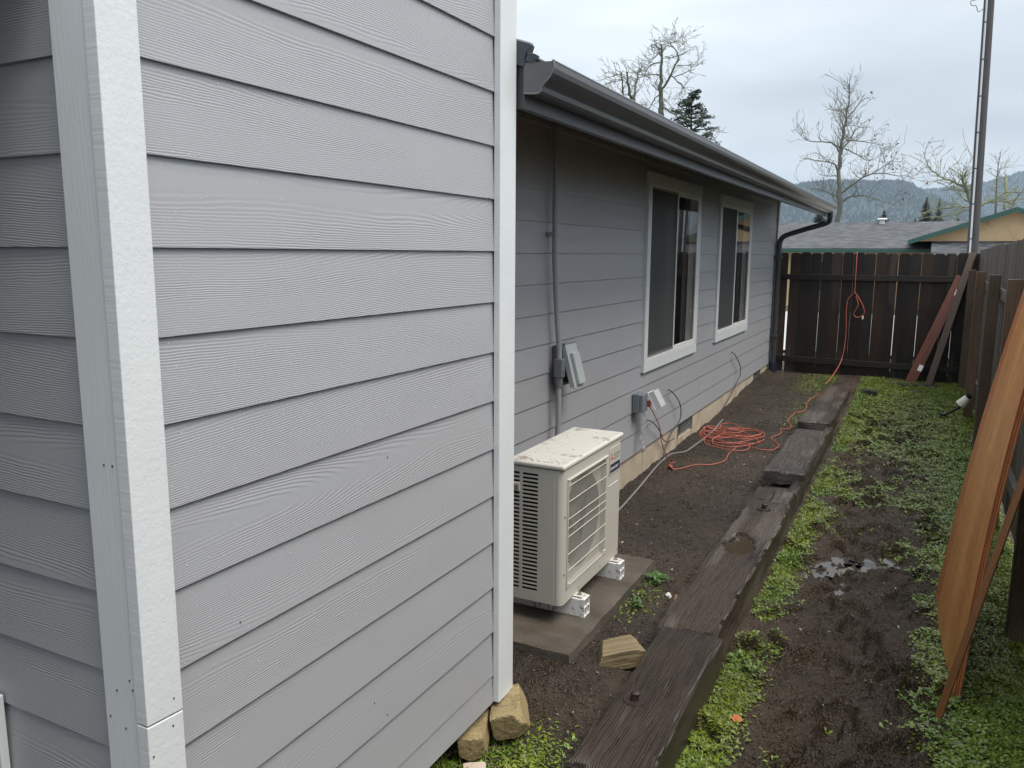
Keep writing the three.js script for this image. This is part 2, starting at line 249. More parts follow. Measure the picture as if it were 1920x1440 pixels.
// the near block: a wall facing the yard and one turned to the porch
const NX = -1.354, NB = 0.094, L4 = 1.807;
let row = 0;
for (let k = -10; k <= 13; k++) {
  const y0 = k === -10 ? NB : L4 + k * EXPO, h = k === -10 ? L4 - 9 * EXPO - NB + 0.03 : 0.206, uo = rr(0.02, 0.28);
  sidingBoard([NX, y0, -1.075], [0, 0, -1], [1, 0, 0], 1.435, h, house, row % 8, uo);
  sidingBoard([-1.44, y0, -1.018], [-1, 0, 0], [0, 0, 1], 2.6, h, house, (row + 3) % 8, rr(0, 0.4)); row += 5;
}
mesh('wall_core', bx(-5.9, -1.375, 0.115, 4.25, -2.595, -1.036), M(0.2, 0.2, 0.2, 0.9), house);
// white corner boards, the near one in two lengths with a slanted scarf joint
function trimBoard(name, x0, x1, y0, y1, z0, z1, mat, axis, label) { const g = rbx(x0, x1, y0, y1, z0, z1, 0.0025, 2); const p = g.attributes.position, uv = g.attributes.uv; for (let i = 0; i < p.count; i++) uv.setXY(i, (axis === 'x' ? p.getZ(i) : p.getX(i)) * 2.2 + 0.3, p.getY(i) * 0.72); const m = mesh(name, g, mat, house); if (label) m.userData.label = label; return m; }
function skewTop(m, ax, top, at0, at1, dy) { const p = m.geometry.attributes.position; for (let i = 0; i < p.count; i++) { const y = p.getY(i); if (Math.abs(y - top) < 0.02) { const t = clamp(((ax === 'z' ? p.getZ(i) : p.getX(i)) - at0) / (at1 - at0)); p.setY(i, y + dy * (t - 0.5)); } } return m; }
skewTop(trimBoard('corner_trim', -1.363, -1.33, 0.10, 0.843, -1.078, -0.99, trimFaceM, 'x'), 'z', 0.843, -0.99, -1.078, -0.006);
skewTop(trimBoard('corner_trim', -1.363, -1.3295, 0.8465, 4.25, -1.078, -0.99, trimFaceM, 'x'), 'z', 0.8465, -0.99, -1.078, -0.006);
trimBoard('corner_trim', -1.462, -1.3635, 0.10, 4.25, -1.016, -0.9935, trimGrainM, 'z');
trimBoard('corner_trim', -1.355, -1.33, 0.098, 4.25, -2.623, -2.504, trimFaceM, 'x');
trimBoard('corner_trim', -1.45, -1.3555, 0.098, 4.25, -2.622, -2.6, trimGrainM, 'z');
// porch roof over the turned wall, low skirt board
mesh('porch_roof', bx(-6, -1.5, 2.34, 2.54, -0.985, 5.2), M(0.08, 0.08, 0.085, 0.85), house);
mesh('porch_beam', rbx(-6, -1.52, 2.14, 2.337, 5.0, 5.15, 0.005), trimGrainM, house);
mesh('porch_post', rbx(-1.7, -1.56, -0.05, 2.137, 5.0, 5.14, 0.005), trimGrainM, house); mesh('porch_wall', bx(-3.7, -3.55, -0.05, 2.335, -0.98, 5.1), M(0.16, 0.16, 0.17, 0.8), house);
trimBoard('skirt_board', -2.0, -1.862, 0.05, 0.765, -1.012, -0.992, trimGrainM, 'z');
mesh('block_roof', bx(-6.1, -1.27, 4.252, 4.36, -2.7, -0.93), M(0.12, 0.12, 0.12, 0.9), house);

// the long far wall
const FX = -1.988, FB = 0.199, FZ0 = -2.6, FZ1 = -12.4;
const WIN = [{ z0: -6.18, z1: -7.84, y0: 0.85, y1: 2.44 }, { z0: -8.655, z1: -10.39, y0: 0.86, y1: 2.43 }];
for (let k = 0; k < 14; k++) {
  const y0 = FB + k * EXPO, top = Math.min(y0 + 0.206, 2.66);
  const cuts = WIN.filter((w) => y0 + EXPO > w.y0 + 0.02 && y0 < w.y1 - 0.02);
  const seg = []; let z = FZ0;
  if (cuts.length === 2) { seg.push([FZ0, WIN[0].z0 - 0.03], [WIN[0].z1 + 0.03, WIN[1].z0 - 0.03], [WIN[1].z1 + 0.03, FZ1]); for (const w of WIN) { if (y0 < w.y0) seg.push([w.z0 - 0.03, w.z1 + 0.03, y0, w.y0 + 0.03]); if (y0 + EXPO > w.y1) seg.push([w.z0 - 0.03, w.z1 + 0.03, w.y1 - 0.03, top]); } }
  else { const j = [-6.26, -8.1, -5.2][k % 3]; seg.push([FZ0, j + 0.001], [j - 0.001, j - 3.66], [j - 3.662, FZ1]); }
  for (const [a, b, ya, yb] of seg) { const yy = ya ?? y0; sidingBoard([FX, yy, a], [0, 0, -1], [1, 0, 0], a - b, (yb ?? top) - yy, house, row % 8, rr(0, 1)); row += 3; }
}
const coreM = M(0.25, 0.25, 0.25, 0.9), roomM = M(0.30, 0.29, 0.27, 0.9);
const WX0 = -2.12, WX1 = -2.008;
for (const [a, b, y0, y1] of [[-2.6, -6.24, 0.21, 2.62], [-7.785, -8.715, 0.21, 2.62], [-10.335, FZ1 + 0.002, 0.21, 2.62], [-6.24, -7.785, 0.21, 0.93], [-6.24, -7.785, 2.36, 2.62], [-8.715, -10.335, 0.21, 0.94], [-8.715, -10.335, 2.35, 2.62]]) mesh('wall_core', bx(WX0, WX1, y0, y1, b, a), coreM, house);
mesh('interior_floor', bx(-6, WX0 - 0.001, 0.2, 0.3, -12.3, -2.61), M(0.12, 0.1, 0.08, 0.8), house);
mesh('interior_ceiling', bx(-6, WX0 - 0.001, 2.52, 2.62, -12.3, -2.61), roomM, house);
mesh('interior_wall', bx(-6.1, -6.002, 0.2, 2.62, -12.3, -2.61), roomM, house);
mesh('interior_wall', bx(-6, WX0 - 0.001, 0.301, 2.519, -12.39, -12.31), roomM, house);
mesh('interior_wall', bx(-6, WX0 - 0.001, 0.301, 2.519, -2.7, -2.61), roomM, house);
mesh('interior_wall', bx(-6, WX0 - 0.001, 0.301, 2.519, -8.3, -8.2), roomM, house);
trimBoard('corner_trim', -1.99, -1.967, 0.19, 2.58, -12.43, -12.34, trimFaceM, 'x');
mesh('end_wall', bx(-6.1, -1.992, 0.19, 2.62, -12.44, -12.392), sidingM, house);
// foundation in poured lengths, with shrinkage cracks between and two vents let in
const foundM = M(1, 1, 1, 0.9, { map: rep(concreteMap(131, [0.50, 0.425, 0.32], 0.5), 0.8, 0.8), bumpMap: rep(fineBump.clone(), 3, 3), bumpScale: 0.004 });
{
  const cut = [-2.6, -5.03, -6.345, -7.42, -7.96, -8.27, -10.1, -11.2, -11.72, -12.4];
  for (let i = 0; i < cut.length - 1; i++) { const vent = i === 3 || i === 7; mesh('foundation', uvm(rbx(-2.15, -2.006 - 0.002 * (i % 2), -0.4, vent ? 0.045 : 0.196, cut[i + 1] + 0.0022, cut[i] - 0.0022, 0.002), 'z'), foundM, house); }
  const ventM = M(0.32, 0.33, 0.33, 0.45, { metalness: 0.5 }), darkM = M(0.015, 0.015, 0.015, 0.9);
  for (const [z0, z1] of [[-7.42, -7.96], [-11.2, -11.72]]) { const v = mesh('vent', bx(-2.14, -2.05, 0.05, 0.195, z1 + 0.004, z0 - 0.004), darkM, house); for (let i = 0; i < 6; i++) { const g = bx(-0.002, 0.002, -0.014, 0.014, z1 + 0.02, z0 - 0.12); g.rotateZ(-0.7); const l = mesh('louvre', g, ventM, v); l.position.set(-2.025, 0.062 + i * 0.023, 0); } mesh('vent_flange', rbx(-2.045, -2.0, 0.05, 0.19, z0 - 0.016, z0 - 0.008, 0.002), ventM, v); mesh('vent_flange', rbx(-2.045, -2.0, 0.05, 0.19, z1 + 0.008, z1 + 0.016, 0.002), ventM, v); }
}
// windows: cased sliders with an insect screen on the near half and a slatted blind inside
const glassM = new THREE.MeshPhysicalMaterial({ color: 0xffffff, roughness: 0.0, metalness: 0, transmission: 1, thickness: 0, ior: 1.5, specularIntensity: 1 });
const screenM = M(0.055, 0.06, 0.058, 0.8, { transparent: true, opacity: 0.8 }), blindM = M(0.62, 0.6, 0.52, 0.6), rubberM = M(0.02, 0.02, 0.02, 0.7);
WIN.forEach((w, wi) => {
  const g = new THREE.Group(); g.name = 'window'; house.add(g); g.userData.label = wi ? 'white slider window beside the far house corner' : 'white slider window with an orange reflection in its glass'; delete g.userData.label;
  const tb = (x0, x1, y0, y1, z0, z1) => { const t = mesh('window_casing', rbx(x0, x1, y0, y1, z0, z1, 0.002, 1), trimGrainM, g); uvm(t.geometry, 'y', 0, 0, 0.8); };
  tb(-2.006, -1.966, w.y0, w.y0 + 0.088, w.z1, w.z0); tb(-2.006, -1.966, w.y1 - 0.088, w.y1, w.z1, w.z0);
  tb(-2.006, -1.9665, w.y0 + 0.089, w.y1 - 0.089, w.z0 - 0.07, w.z0); tb(-2.006, -1.9665, w.y0 + 0.089, w.y1 - 0.089, w.z1, w.z1 + 0.066);
  const a = w.z0 - 0.071, b = w.z1 + 0.067, y0 = w.y0 + 0.089, y1 = w.y1 - 0.089, zm = (a + b) / 2 + (wi ? 0.0 : -0.02);
  mesh('frame', mg([rbx(-2.06, -1.9675, y0, y0 + 0.023, b, a, 0.003), rbx(-2.06, -1.9675, y1 - 0.023, y1, b, a, 0.003), rbx(-2.06, -1.968, y0 + 0.023, y1 - 0.023, a - 0.018, a, 0.003), rbx(-2.06, -1.968, y0 + 0.023, y1 - 0.023, b, b + 0.018, 0.003)]), vinylM, g);
  const sash = (x0, x1, za, zb) => mg([rbx(x0, x1, y0 + 0.0235, y0 + 0.05, zb, za, 0.003), rbx(x0, x1, y1 - 0.05, y1 - 0.0235, zb, za, 0.003), rbx(x0, x1, y0 + 0.0505, y1 - 0.0505, za - 0.024, za, 0.003), rbx(x0, x1, y0 + 0.0505, y1 - 0.0505, zb, zb + 0.024, 0.003)]);
  mesh('sash', sash(-2.006, -1.988, a - 0.0185, zm - 0.012), vinylM, g);
  mesh('sash', sash(-1.986, -1.9695, zm + 0.013, b + 0.0185), vinylM, g);
  const pane = (x, za, zb) => { const q = new THREE.PlaneGeometry(za - zb, y1 - y0 - 0.1); q.rotateY(Math.PI / 2); const m = mesh('pane', q, glassM, g); m.position.set(x, (y0 + y1) / 2, (za + zb) / 2); };
  pane(-1.997, a - 0.043, zm + 0.012); pane(-1.9735, zm - 0.011, b + 0.043);
  mesh('screen_frame', mg([rbx(-1.978, -1.970, y0 + 0.024, y0 + 0.04, zm + 0.015, a - 0.019, 0.002), rbx(-1.978, -1.970, y1 - 0.04, y1 - 0.024, zm + 0.015, a - 0.019, 0.002), rbx(-1.978, -1.970, y0 + 0.04, y1 - 0.04, a - 0.031, a - 0.019, 0.002), rbx(-1.978, -1.970, y0 + 0.04, y1 - 0.04, zm + 0.015, zm + 0.028, 0.002)]), wi ? vinylM : M(0.2, 0.2, 0.19, 0.5), g);
  { const q = new THREE.PlaneGeometry(a - zm - 0.058, y1 - y0 - 0.08); q.rotateY(Math.PI / 2); const m = mesh('insect_screen', q, screenM, g); m.position.set(-1.974, (y0 + y1) / 2, (a + zm) / 2 - 0.002); }
  const sl = [], bz0 = a - 0.02, bz1 = wi ? zm - 0.05 : zm - 0.3; for (let y = y0 + 0.06; y < y1 - 0.05; y += 0.026) { const s = new THREE.BoxGeometry(0.024, 0.0012, bz0 - bz1); s.rotateZ(0.85); s.translate(-2.075, y, (bz0 + bz1) / 2); sl.push(s); }
  const bl = mesh('blind', mg(sl), blindM, g); bl.userData.kind = 'stuff';
  mesh('blind_rail', rbx(-2.1, -2.05, y1 - 0.05, y1 - 0.005, bz1, bz0, 0.003), blindM, g);
});
// eaves: sloping soffit, fascia, gutter, drip edge, roof
const darkPaintM = M(0.075, 0.079, 0.086, 0.32), fasciaM = M(0.07, 0.073, 0.08, 0.45);
const TILT = 0.0026; // the gutter falls gently towards the near end
const eave = (name, geo, mat) => { const p = geo.attributes.position; for (let i = 0; i < p.count; i++) p.setY(i, p.getY(i) + (-2.6 - p.getZ(i)) * TILT); geo.computeVertexNormals(); return mesh(name, geo, mat, house); };
const extr = (pts, z0, z1) => { const s = new THREE.Shape(pts.map((p) => new THREE.Vector2(...p))); const g = new THREE.ExtrudeGeometry(s, { depth: z0 - z1, bevelEnabled: false, steps: 1 }); g.translate(0, 0, z1); return g; };
eave('fascia', extr([[-1.335, 2.305], [-1.306, 2.305], [-1.306, 2.47], [-1.335, 2.47]], -2.64, -12.62), fasciaM);
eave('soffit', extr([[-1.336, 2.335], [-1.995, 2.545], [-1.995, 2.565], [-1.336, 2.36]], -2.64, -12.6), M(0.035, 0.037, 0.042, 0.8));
{
  const o = [[-1.304, 2.455], [-1.304, 2.352], [-1.245, 2.35], [-1.236, 2.356], [-1.232, 2.372], [-1.222, 2.386], [-1.204, 2.398], [-1.193, 2.412], [-1.188, 2.428], [-1.187, 2.446], [-1.192, 2.451], [-1.203, 2.451]], inn = [[-1.203, 2.4485], [-1.193, 2.448], [-1.1895, 2.445], [-1.191, 2.43], [-1.196, 2.414], [-1.206, 2.4005], [-1.2245, 2.3885], [-1.2345, 2.3735], [-1.239, 2.3585], [-1.246, 2.3525], [-1.3015, 2.3545], [-1.3015, 2.455]];
  eave('gutter', extr([...o, ...inn], -2.63, -12.3), darkPaintM);
  eave('gutter_end_cap', extr(o, -2.6265, -2.6295), M(0.11, 0.115, 0.122, 0.4)); eave('gutter_end_cap', extr(o, -12.3005, -12.304), darkPaintM);
  const lip = []; lip.push(tube([[-1.304, 2.352, -2.626], [-1.245, 2.35, -2.626], [-1.232, 2.372, -2.626], [-1.204, 2.398, -2.626], [-1.188, 2.428, -2.626], [-1.19, 2.45, -2.626]], 0.0035, 6, 30)); mesh('end_cap_seam', lip[0], M(0.16, 0.165, 0.17, 0.4), house);
}
eave('gutter_lip', cyl([-1.192, 2.4505, -2.628], [-1.192, 2.4505, -12.302], 0.0055, 0.0055, 12), M(0.13, 0.135, 0.145, 0.25));
eave('drip_edge', extr([[-1.31, 2.472], [-1.25, 2.46], [-1.25, 2.463], [-1.31, 2.476]], -2.64, -12.62), darkPaintM);
mesh('roof', extr([[-1.285, 2.475], [-6.2, 4.0], [-6.2, 4.06], [-1.285, 2.486]], -2.65, -12.7), M(0.09, 0.09, 0.095, 0.9), house);
const flashM = M(0.05, 0.062, 0.075, 0.4, { metalness: 0.2 });
{ // stepped kick-out flashing where the roof edge meets the corner board
  const f = (x0, x1, y0, y1, r) => { const g = rbx(x0, x1, y0, y1, -2.66, -2.624, 0.002); g.translate(-(x0 + x1) / 2, -(y0 + y1) / 2, 0); g.rotateZ(r); g.translate((x0 + x1) / 2, (y0 + y1) / 2, 0); return g; };
  const k = mesh('kickout_flashing', f(-1.358, -1.288, 2.45, 2.527, -0.33), flashM, house); mesh('flashing_step', f(-1.3, -1.262, 2.455, 2.486, -0.3), flashM, k); mesh('flashing_lip', f(-1.362, -1.28, 2.529, 2.536, -0.33), M(0.5, 0.52, 0.54, 0.35), k);
}
// downspout at the far end
{
  const pm = M(0.055, 0.06, 0.068, 0.4);
  const d = mesh('downspout', mg([tube([[-1.25, 2.39, -12.14], [-1.252, 2.32, -12.16], [-1.27, 2.27, -12.22], [-1.34, 2.235, -12.28], [-1.6, 2.16, -12.29], [-1.78, 2.105, -12.3], [-1.88, 2.06, -12.3], [-1.925, 1.99, -12.3], [-1.93, 1.9, -12.3]], 0.038, 10, 60), cyl([-1.93, 1.92, -12.3], [-1.93, 0.03, -12.3], 0.036, 0.036, 12)]), pm, house);
  for (const y of [0.6, 1.75]) mesh('strap', rbx(-1.985, -1.885, y, y + 0.03, -12.345, -12.255, 0.003), pm, d);
  mesh('drain_boot', new THREE.CylinderGeometry(0.055, 0.06, 0.22, 14).translate(-1.93, 0.12, -12.3), M(0.012, 0.018, 0.04, 0.5), d);
}
{ // rusty nail heads and scuffs in the corner boards and siding
  const nm = M(0.05, 0.045, 0.042, 0.7), ng = new THREE.CylinderGeometry(0.0016, 0.0016, 0.003, 8).rotateZ(Math.PI / 2), nz = new THREE.CylinderGeometry(0.0016, 0.0016, 0.003, 8).rotateX(Math.PI / 2);
  for (const [y, z] of [[0.879, -1.056], [0.82, -1.05], [0.779, -0.999]]) { const m = mesh('nail_head', ng, nm, house); m.position.set(-1.3295, y, z); m.scale.y = 1.5; }
  for (const [x, y] of [[-1.405, 1.386], [-1.38, 1.387], [-1.378, 0.937], [-1.37, 0.918], [-1.42, 0.905], [-1.447, 0.84], [-1.4, 0.825]]) { const m = mesh('nail_head', nz, nm, house); m.position.set(x, y, -0.9932); m.scale.y = 1.6; }
  for (const [y, z] of [[1.21, -1.86], [0.48, -1.77], [0.41, -1.83], [1.985, -2.47], [0.95, -1.27]]) { const m = mesh('nail_head', ng, nm, house), kk = (((y - L4) / EXPO) % 1 + 1) % 1; m.position.set(NX - 0.0078 * kk - 0.0004, y, z); m.scale.y = 2.2; }
}
{ // rain beads on the near wall
  const rnd = rng(77), n = 1900, im = new THREE.InstancedMesh(new THREE.SphereGeometry(1, 6, 4), new THREE.MeshPhysicalMaterial({ color: lin(0.55, 0.56, 0.58), roughness: 0.08, ior: 1.33 }), n), m = new THREE.Matrix4();
  for (let i = 0; i < n; i++) { const y = lerp(0.15, 2.45, Math.pow(rnd(), 1.15)), kk = ((y - L4) / EXPO % 1 + 1) % 1, z = -1.09 - Math.pow(rnd(), 1.2) * 1.4, r = 0.0006 + 0.0011 * rnd() * rnd(); m.makeScale(r * 0.6, r * (1 + rnd() * 0.8), r); m.setPosition(NX - 0.0082 * kk + 0.0002, y, z); im.setMatrixAt(i, m); }
  im.name = 'water_droplets'; scene.add(im); tag(im, 'fine rain beads on the near grey siding', 'water droplets', null, 'stuff');
}
// ---------------------------------------------------------------- heat pump on its pad
const padM = M(1, 1, 1, 0.62, { map: rep(concreteMap(141, [0.10, 0.085, 0.066], 0.9), 1.1, 1.1), bumpMap: rep(fineBump.clone(), 4, 4), bumpScale: 0.006 });
{
  const g = new THREE.BoxGeometry(0.66, 0.115, 1.25, 40, 6, 70); const p = g.attributes.position, n = g.attributes.normal;
  for (let i = 0; i < p.count; i++) { let x = p.getX(i), y = p.getY(i), z = p.getZ(i); const ex = sst(0.315, 0.33, Math.abs(x)), ez = sst(0.61, 0.625, Math.abs(z)); if (y > 0.05) y -= 0.006 * Math.max(ex, ez) * (0.6 + vn(x * 30, z * 30, 5)); y += 0.002 * (fbm(x * 20, z * 20, 8, 3) - 0.5); p.setXYZ(i, x + (fbm(z * 14, y * 14, 3, 2) - 0.5) * 0.006 * ex, y, z + (fbm(x * 14, y * 14, 6, 2) - 0.5) * 0.008 * ez); }
  g.computeVertexNormals(); uvm(g, 'z'); const m = mesh('concrete_pad', g, padM); m.position.set(-1.595, 0.008, -3.665); tag(m, 'dirty concrete pad under the heat pump', 'concrete pad');
}
const beigeT = concreteMap(151, [0.5, 0.475, 0.405], 0.09);
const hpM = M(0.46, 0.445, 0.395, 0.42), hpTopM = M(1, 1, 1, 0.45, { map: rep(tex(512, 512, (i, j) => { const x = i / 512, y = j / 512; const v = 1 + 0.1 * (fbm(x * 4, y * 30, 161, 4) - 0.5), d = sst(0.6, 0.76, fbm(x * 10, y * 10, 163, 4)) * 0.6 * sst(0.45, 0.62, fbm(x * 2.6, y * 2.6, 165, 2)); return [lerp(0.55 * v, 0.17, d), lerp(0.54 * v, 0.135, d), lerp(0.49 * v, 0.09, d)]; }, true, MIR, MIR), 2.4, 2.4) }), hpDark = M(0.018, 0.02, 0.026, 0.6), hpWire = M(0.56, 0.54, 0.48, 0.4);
const PADTOP = 0.064;
for (const [i, z] of [-3.43, -3.94].entries()) { // plastic risers
  const t = thing('plastic_riser', i ? 'white plastic riser under the heat pump end with the badge' : 'white plastic riser under the heat pump end with the louvres', 'riser', [-1.55, PADTOP + 0.001, z], 0, 'heat pump risers');
  const rm = M(1, 1, 1, 0.5, { map: rep(tex(256, 256, (a, b) => { const v = 0.68 + 0.06 * (fbm(a / 20, b / 20, 171, 3) - 0.5), d = sst(0.58, 0.7, fbm(a / 9, b / 14, 173, 4)) * 0.7; return [lerp(v, 0.12, d), lerp(v, 0.1, d), lerp(v * 0.98, 0.08, d)]; }, true, MIR, MIR), 3, 3) });
  mesh('block', uvm(rbx(-0.2, 0.19, 0, 0.092, -0.036, 0.036, 0.004), 'x'), rm, t);
  const e = []; for (const y of [0, 0.045, 0.086]) e.push(rbx(0.19, 0.212, y, y + 0.006, -0.036, 0.036, 0.001)); for (const zz of [-0.036, -0.003, 0.03]) e.push(rbx(0.19, 0.2115, 0.006, 0.086, zz, zz + 0.006, 0.001)); mesh('end_rib', uvm(mg(e), 'x'), rm, t);
  mesh('rail', rbx(-0.19, 0.18, 0.0925, 0.098, -0.02, 0.02, 0.001), M(0.3, 0.3, 0.3, 0.4, { metalness: 0.8 }), t);
}
{
  const t = thing('heat_pump', 'beige outdoor heat pump unit with louvred side on risers', 'heat pump', [-1.40, PADTOP + 0.1, -3.66], Math.PI / 2);
  // local axes: +z towards the yard, +x away along the house; width 0.80, depth 0.285, height 0.68
  const W = 0.4, D = 0.285, H = 0.655, r = 0.032;
  const rect = (x0, x1, y0, y1, q = 0.0) => { const s = new THREE.Shape(); s.moveTo(x0 + q, y0); s.lineTo(x1 - q, y0); if (q) s.quadraticCurveTo(x1, y0, x1, y0 + q); s.lineTo(x1, y1 - q); if (q) s.quadraticCurveTo(x1, y1, x1 - q, y1); s.lineTo(x0 + q, y1); if (q) s.quadraticCurveTo(x0, y1, x0, y1 - q); s.lineTo(x0, y0 + q); if (q) s.quadraticCurveTo(x0, y0, x0 + q, y0); return s; };
  const ex = (s, d, z, b = 0) => { const g = new THREE.ExtrudeGeometry(s, { depth: d, bevelEnabled: b > 0, bevelThickness: b, bevelSize: b, bevelSegments: 2, curveSegments: 24 }); g.translate(0, 0, z); return g; };
  const gx0 = -0.345, gx1 = 0.165, gy0 = 0.075, gy1 = 0.6, cx = (gx0 + gx1) / 2, cy = (gy0 + gy1) / 2 - 0.005;
  { const s = rect(-W + r, W - r, 0, H); s.holes.push(rect(gx0, gx1, gy0, gy1, 0.02)); mesh('front_panel', ex(s, 0.012, -0.012), hpM, t); }
  for (const sx of [-1, 1]) { const g = new THREE.CylinderGeometry(r, r, H, 10, 1, true, sx > 0 ? 0 : -Math.PI / 2, Math.PI / 2); g.translate(sx * (W - r), H / 2, -r); mesh('corner_post', g, M(0.46, 0.445, 0.395, 0.42, { side: THREE.DoubleSide }), t); }
  { // recessed fan plate with a round mouth
    const s = rect(gx0 - 0.004, gx1 + 0.004, gy0 - 0.004, gy1 + 0.004); const h = new THREE.Path(); h.absarc(cx, cy, 0.238, 0, Math.PI * 2, true); s.holes.push(h); mesh('fan_shroud', ex(s, 0.004, -0.034), hpM, t);
    const ring = new THREE.CylinderGeometry(0.238, 0.238, 0.07, 48, 1, true); ring.rotateX(Math.PI / 2); ring.translate(cx, cy, -0.068); mesh('fan_mouth', ring, M(0.12, 0.12, 0.115, 0.5, { side: THREE.DoubleSide }), t);
    mesh('recess_wall', mg([bx(gx0 - 0.003, gx0, gy0, gy1, -0.03, -0.0125), bx(gx1, gx1 + 0.003, gy0, gy1, -0.03, -0.0125), bx(gx0, gx1, gy0 - 0.003, gy0, -0.03, -0.0125), bx(gx0, gx1, gy1, gy1 + 0.003, -0.03, -0.0125)]), hpM, t);
    const fan = mesh('fan', new THREE.CylinderGeometry(0.055, 0.06, 0.06, 24).rotateX(Math.PI / 2).translate(cx, cy, -0.09), M(0.07, 0.07, 0.068, 0.5), t);
    for (let k = 0; k < 3; k++) { const sh = new THREE.Shape(); sh.moveTo(0.04, -0.03); sh.quadraticCurveTo(0.16, -0.12, 0.22, -0.06); sh.quadraticCurveTo(0.23, 0.06, 0.14, 0.1); sh.quadraticCurveTo(0.08, 0.08, 0.04, 0.03); const g = new THREE.ExtrudeGeometry(sh, { depth: 0.004, bevelEnabled: false, curveSegments: 10 }); g.rotateX(0.32); g.rotateZ(k * 2.094 + 0.4); g.translate(cx, cy, -0.095); mesh('blade', g, M(0.07, 0.07, 0.068, 0.5), fan); }
    mesh('coil', bx(-W + 0.03, gx1 + 0.05, 0.03, H - 0.02, -0.235, -0.22), hpDark, t);
    mesh('inner_bulkhead', bx(gx1 + 0.06, gx1 + 0.064, 0.02, H - 0.01, -0.27, -0.05), hpDark, t);
  }
  { // wire guard standing proud of the recess
    const v = []; for (let x = gx0 + 0.012; x < gx1 - 0.004; x += 0.0125) v.push(cyl([x, gy0 + 0.004, 0.001], [x, gy1 - 0.004, 0.001], 0.0012, 0.0012, 5)); const m = mesh('guard_wire', mg(v), hpWire, t); m.userData.kind = 'stuff';
    for (const f of [0.012, 0.155, 0.31, 0.475, 0.555, 0.64, 0.8, 0.945]) mesh('guard_bar', cyl([gx0 + 0.004, lerp(gy0, gy1, f), 0.004], [gx1 - 0.004, lerp(gy0, gy1, f), 0.004], 0.0019, 0.0019, 6), hpWire, t);
    mesh('guard_frame', mg([rbx(gx0 - 0.008, gx1 + 0.008, gy1 - 0.004, gy1 + 0.006, -0.004, 0.010, 0.003), rbx(gx0 - 0.008, gx0 + 0.002, gy0 - 0.004, gy1 - 0.005, -0.004, 0.008, 0.003)]), hpM, t);
    for (const [x, y] of [[gx0 + 0.012, gy0 + 0.01], [gx1 - 0.012, gy0 + 0.01], [gx0 + 0.012, gy1 - 0.014], [gx1 - 0.012, gy1 - 0.014]]) mesh('guard_clip', rbx(x - 0.014, x + 0.014, y - 0.01, y + 0.01, -0.006, 0.0065, 0.003), hpM, t);
  }
  { // louvred end: slots cut through a sheet, dark coil behind
    const s = rect(0, D - r - 0.001, 0, H - 0.001);
    const slot = (a, b, y, h) => { const q = h / 2, p = new THREE.Path(); p.moveTo(a + q, y); p.lineTo(b - q, y); p.absarc(b - q, y + q, q, -Math.PI / 2, Math.PI / 2, false); p.lineTo(a + q, y + h); p.absarc(a + q, y + q, q, Math.PI / 2, Math.PI * 1.5, false); return p; };
    for (let i = 0; i < 30; i++) { const y = 0.052 + i * 0.0194; s.holes.push(slot(0.076, 0.158, y, 0.0118)); if (i < 25 || i > 26) s.holes.push(slot(0.008, 0.062, y, 0.0118)); }
    const g = new THREE.ExtrudeGeometry(s, { depth: 0.003, bevelEnabled: false, curveSegments: 4 }); // shape x runs from the back edge to the front
    g.rotateY(-Math.PI / 2); g.translate(-W + 0.003, 0, -D); mesh('louvre_panel', g, hpM, t);
    mesh('side_coil', bx(-W + 0.02, -W + 0.03, 0.03, H - 0.02, -D + 0.01, -0.1), hpDark, t);
    const hd = mesh('handle', rbx(-W - 0.008, -W + 0.002, 0.05 + 24.9 * 0.0194, 0.05 + 27 * 0.0194, -D + 0.005, -D + 0.064, 0.003), hpM, t); mesh('grip', rbx(-W - 0.0095, -W - 0.0055, 0.05 + 25.2 * 0.0194, 0.05 + 26.4 * 0.0194, -D + 0.01, -D + 0.056, 0.001), M(0.16, 0.155, 0.14, 0.6), hd);
    mesh('panel_seam', bx(-W - 0.0008, -W + 0.001, 0.002, H - 0.004, -r - 0.012, -r - 0.0105), M(0.62, 0.6, 0.53, 0.4), t);
  }
  mesh('end_panel', bx(W - 0.003, W, 0, H - 0.001, -D, -r - 0.001), hpM, t);
  mesh('back_panel', bx(-W + 0.004, W - 0.004, 0, H - 0.001, -D - 0.001, -D + 0.002), hpM, t);
  mesh('base_pan', bx(-W + 0.01, W - 0.01, -0.004, 0.012, -D + 0.003, -0.013), hpM, t);
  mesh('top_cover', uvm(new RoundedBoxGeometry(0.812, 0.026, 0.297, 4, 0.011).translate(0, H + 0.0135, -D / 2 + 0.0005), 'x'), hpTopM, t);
  for (const x of [-0.23, 0.28]) { const f = mesh('foot', rbx(x - 0.028, x + 0.028, -0.0005 - 0.0015, 0.001, -0.012, 0.045, 0.0006), M(0.5, 0.48, 0.42, 0.5), t); mesh('bolt', mg([new THREE.CylinderGeometry(0.008, 0.008, 0.012, 6).translate(x, 0.008, 0.022), new THREE.CylinderGeometry(0.0045, 0.0045, 0.026, 8).translate(x, 0.014, 0.022), new THREE.CylinderGeometry(0.013, 0.013, 0.002, 12).translate(x, 0.002, 0.022)]), M(0.45, 0.45, 0.44, 0.35, { metalness: 0.9 }), f); }
  for (const [x, y] of [[-0.375, 0.43], [-0.376, 0.15], [0.36, 0.03], [-0.2, 0.022], [0.1, 0.022]]) mesh('screw', new THREE.CylinderGeometry(0.0035, 0.0035, 0.003, 8).rotateX(Math.PI / 2).translate(x, y, 0.001), M(0.14, 0.12, 0.1, 0.5, { metalness: 0.5 }), t);
  mesh('service_ridge', rbx(gx1 + 0.035, W - 0.05, 0.425, 0.4275, -0.001, 0.0025, 0.001), M(0.66, 0.64, 0.58, 0.4), t);
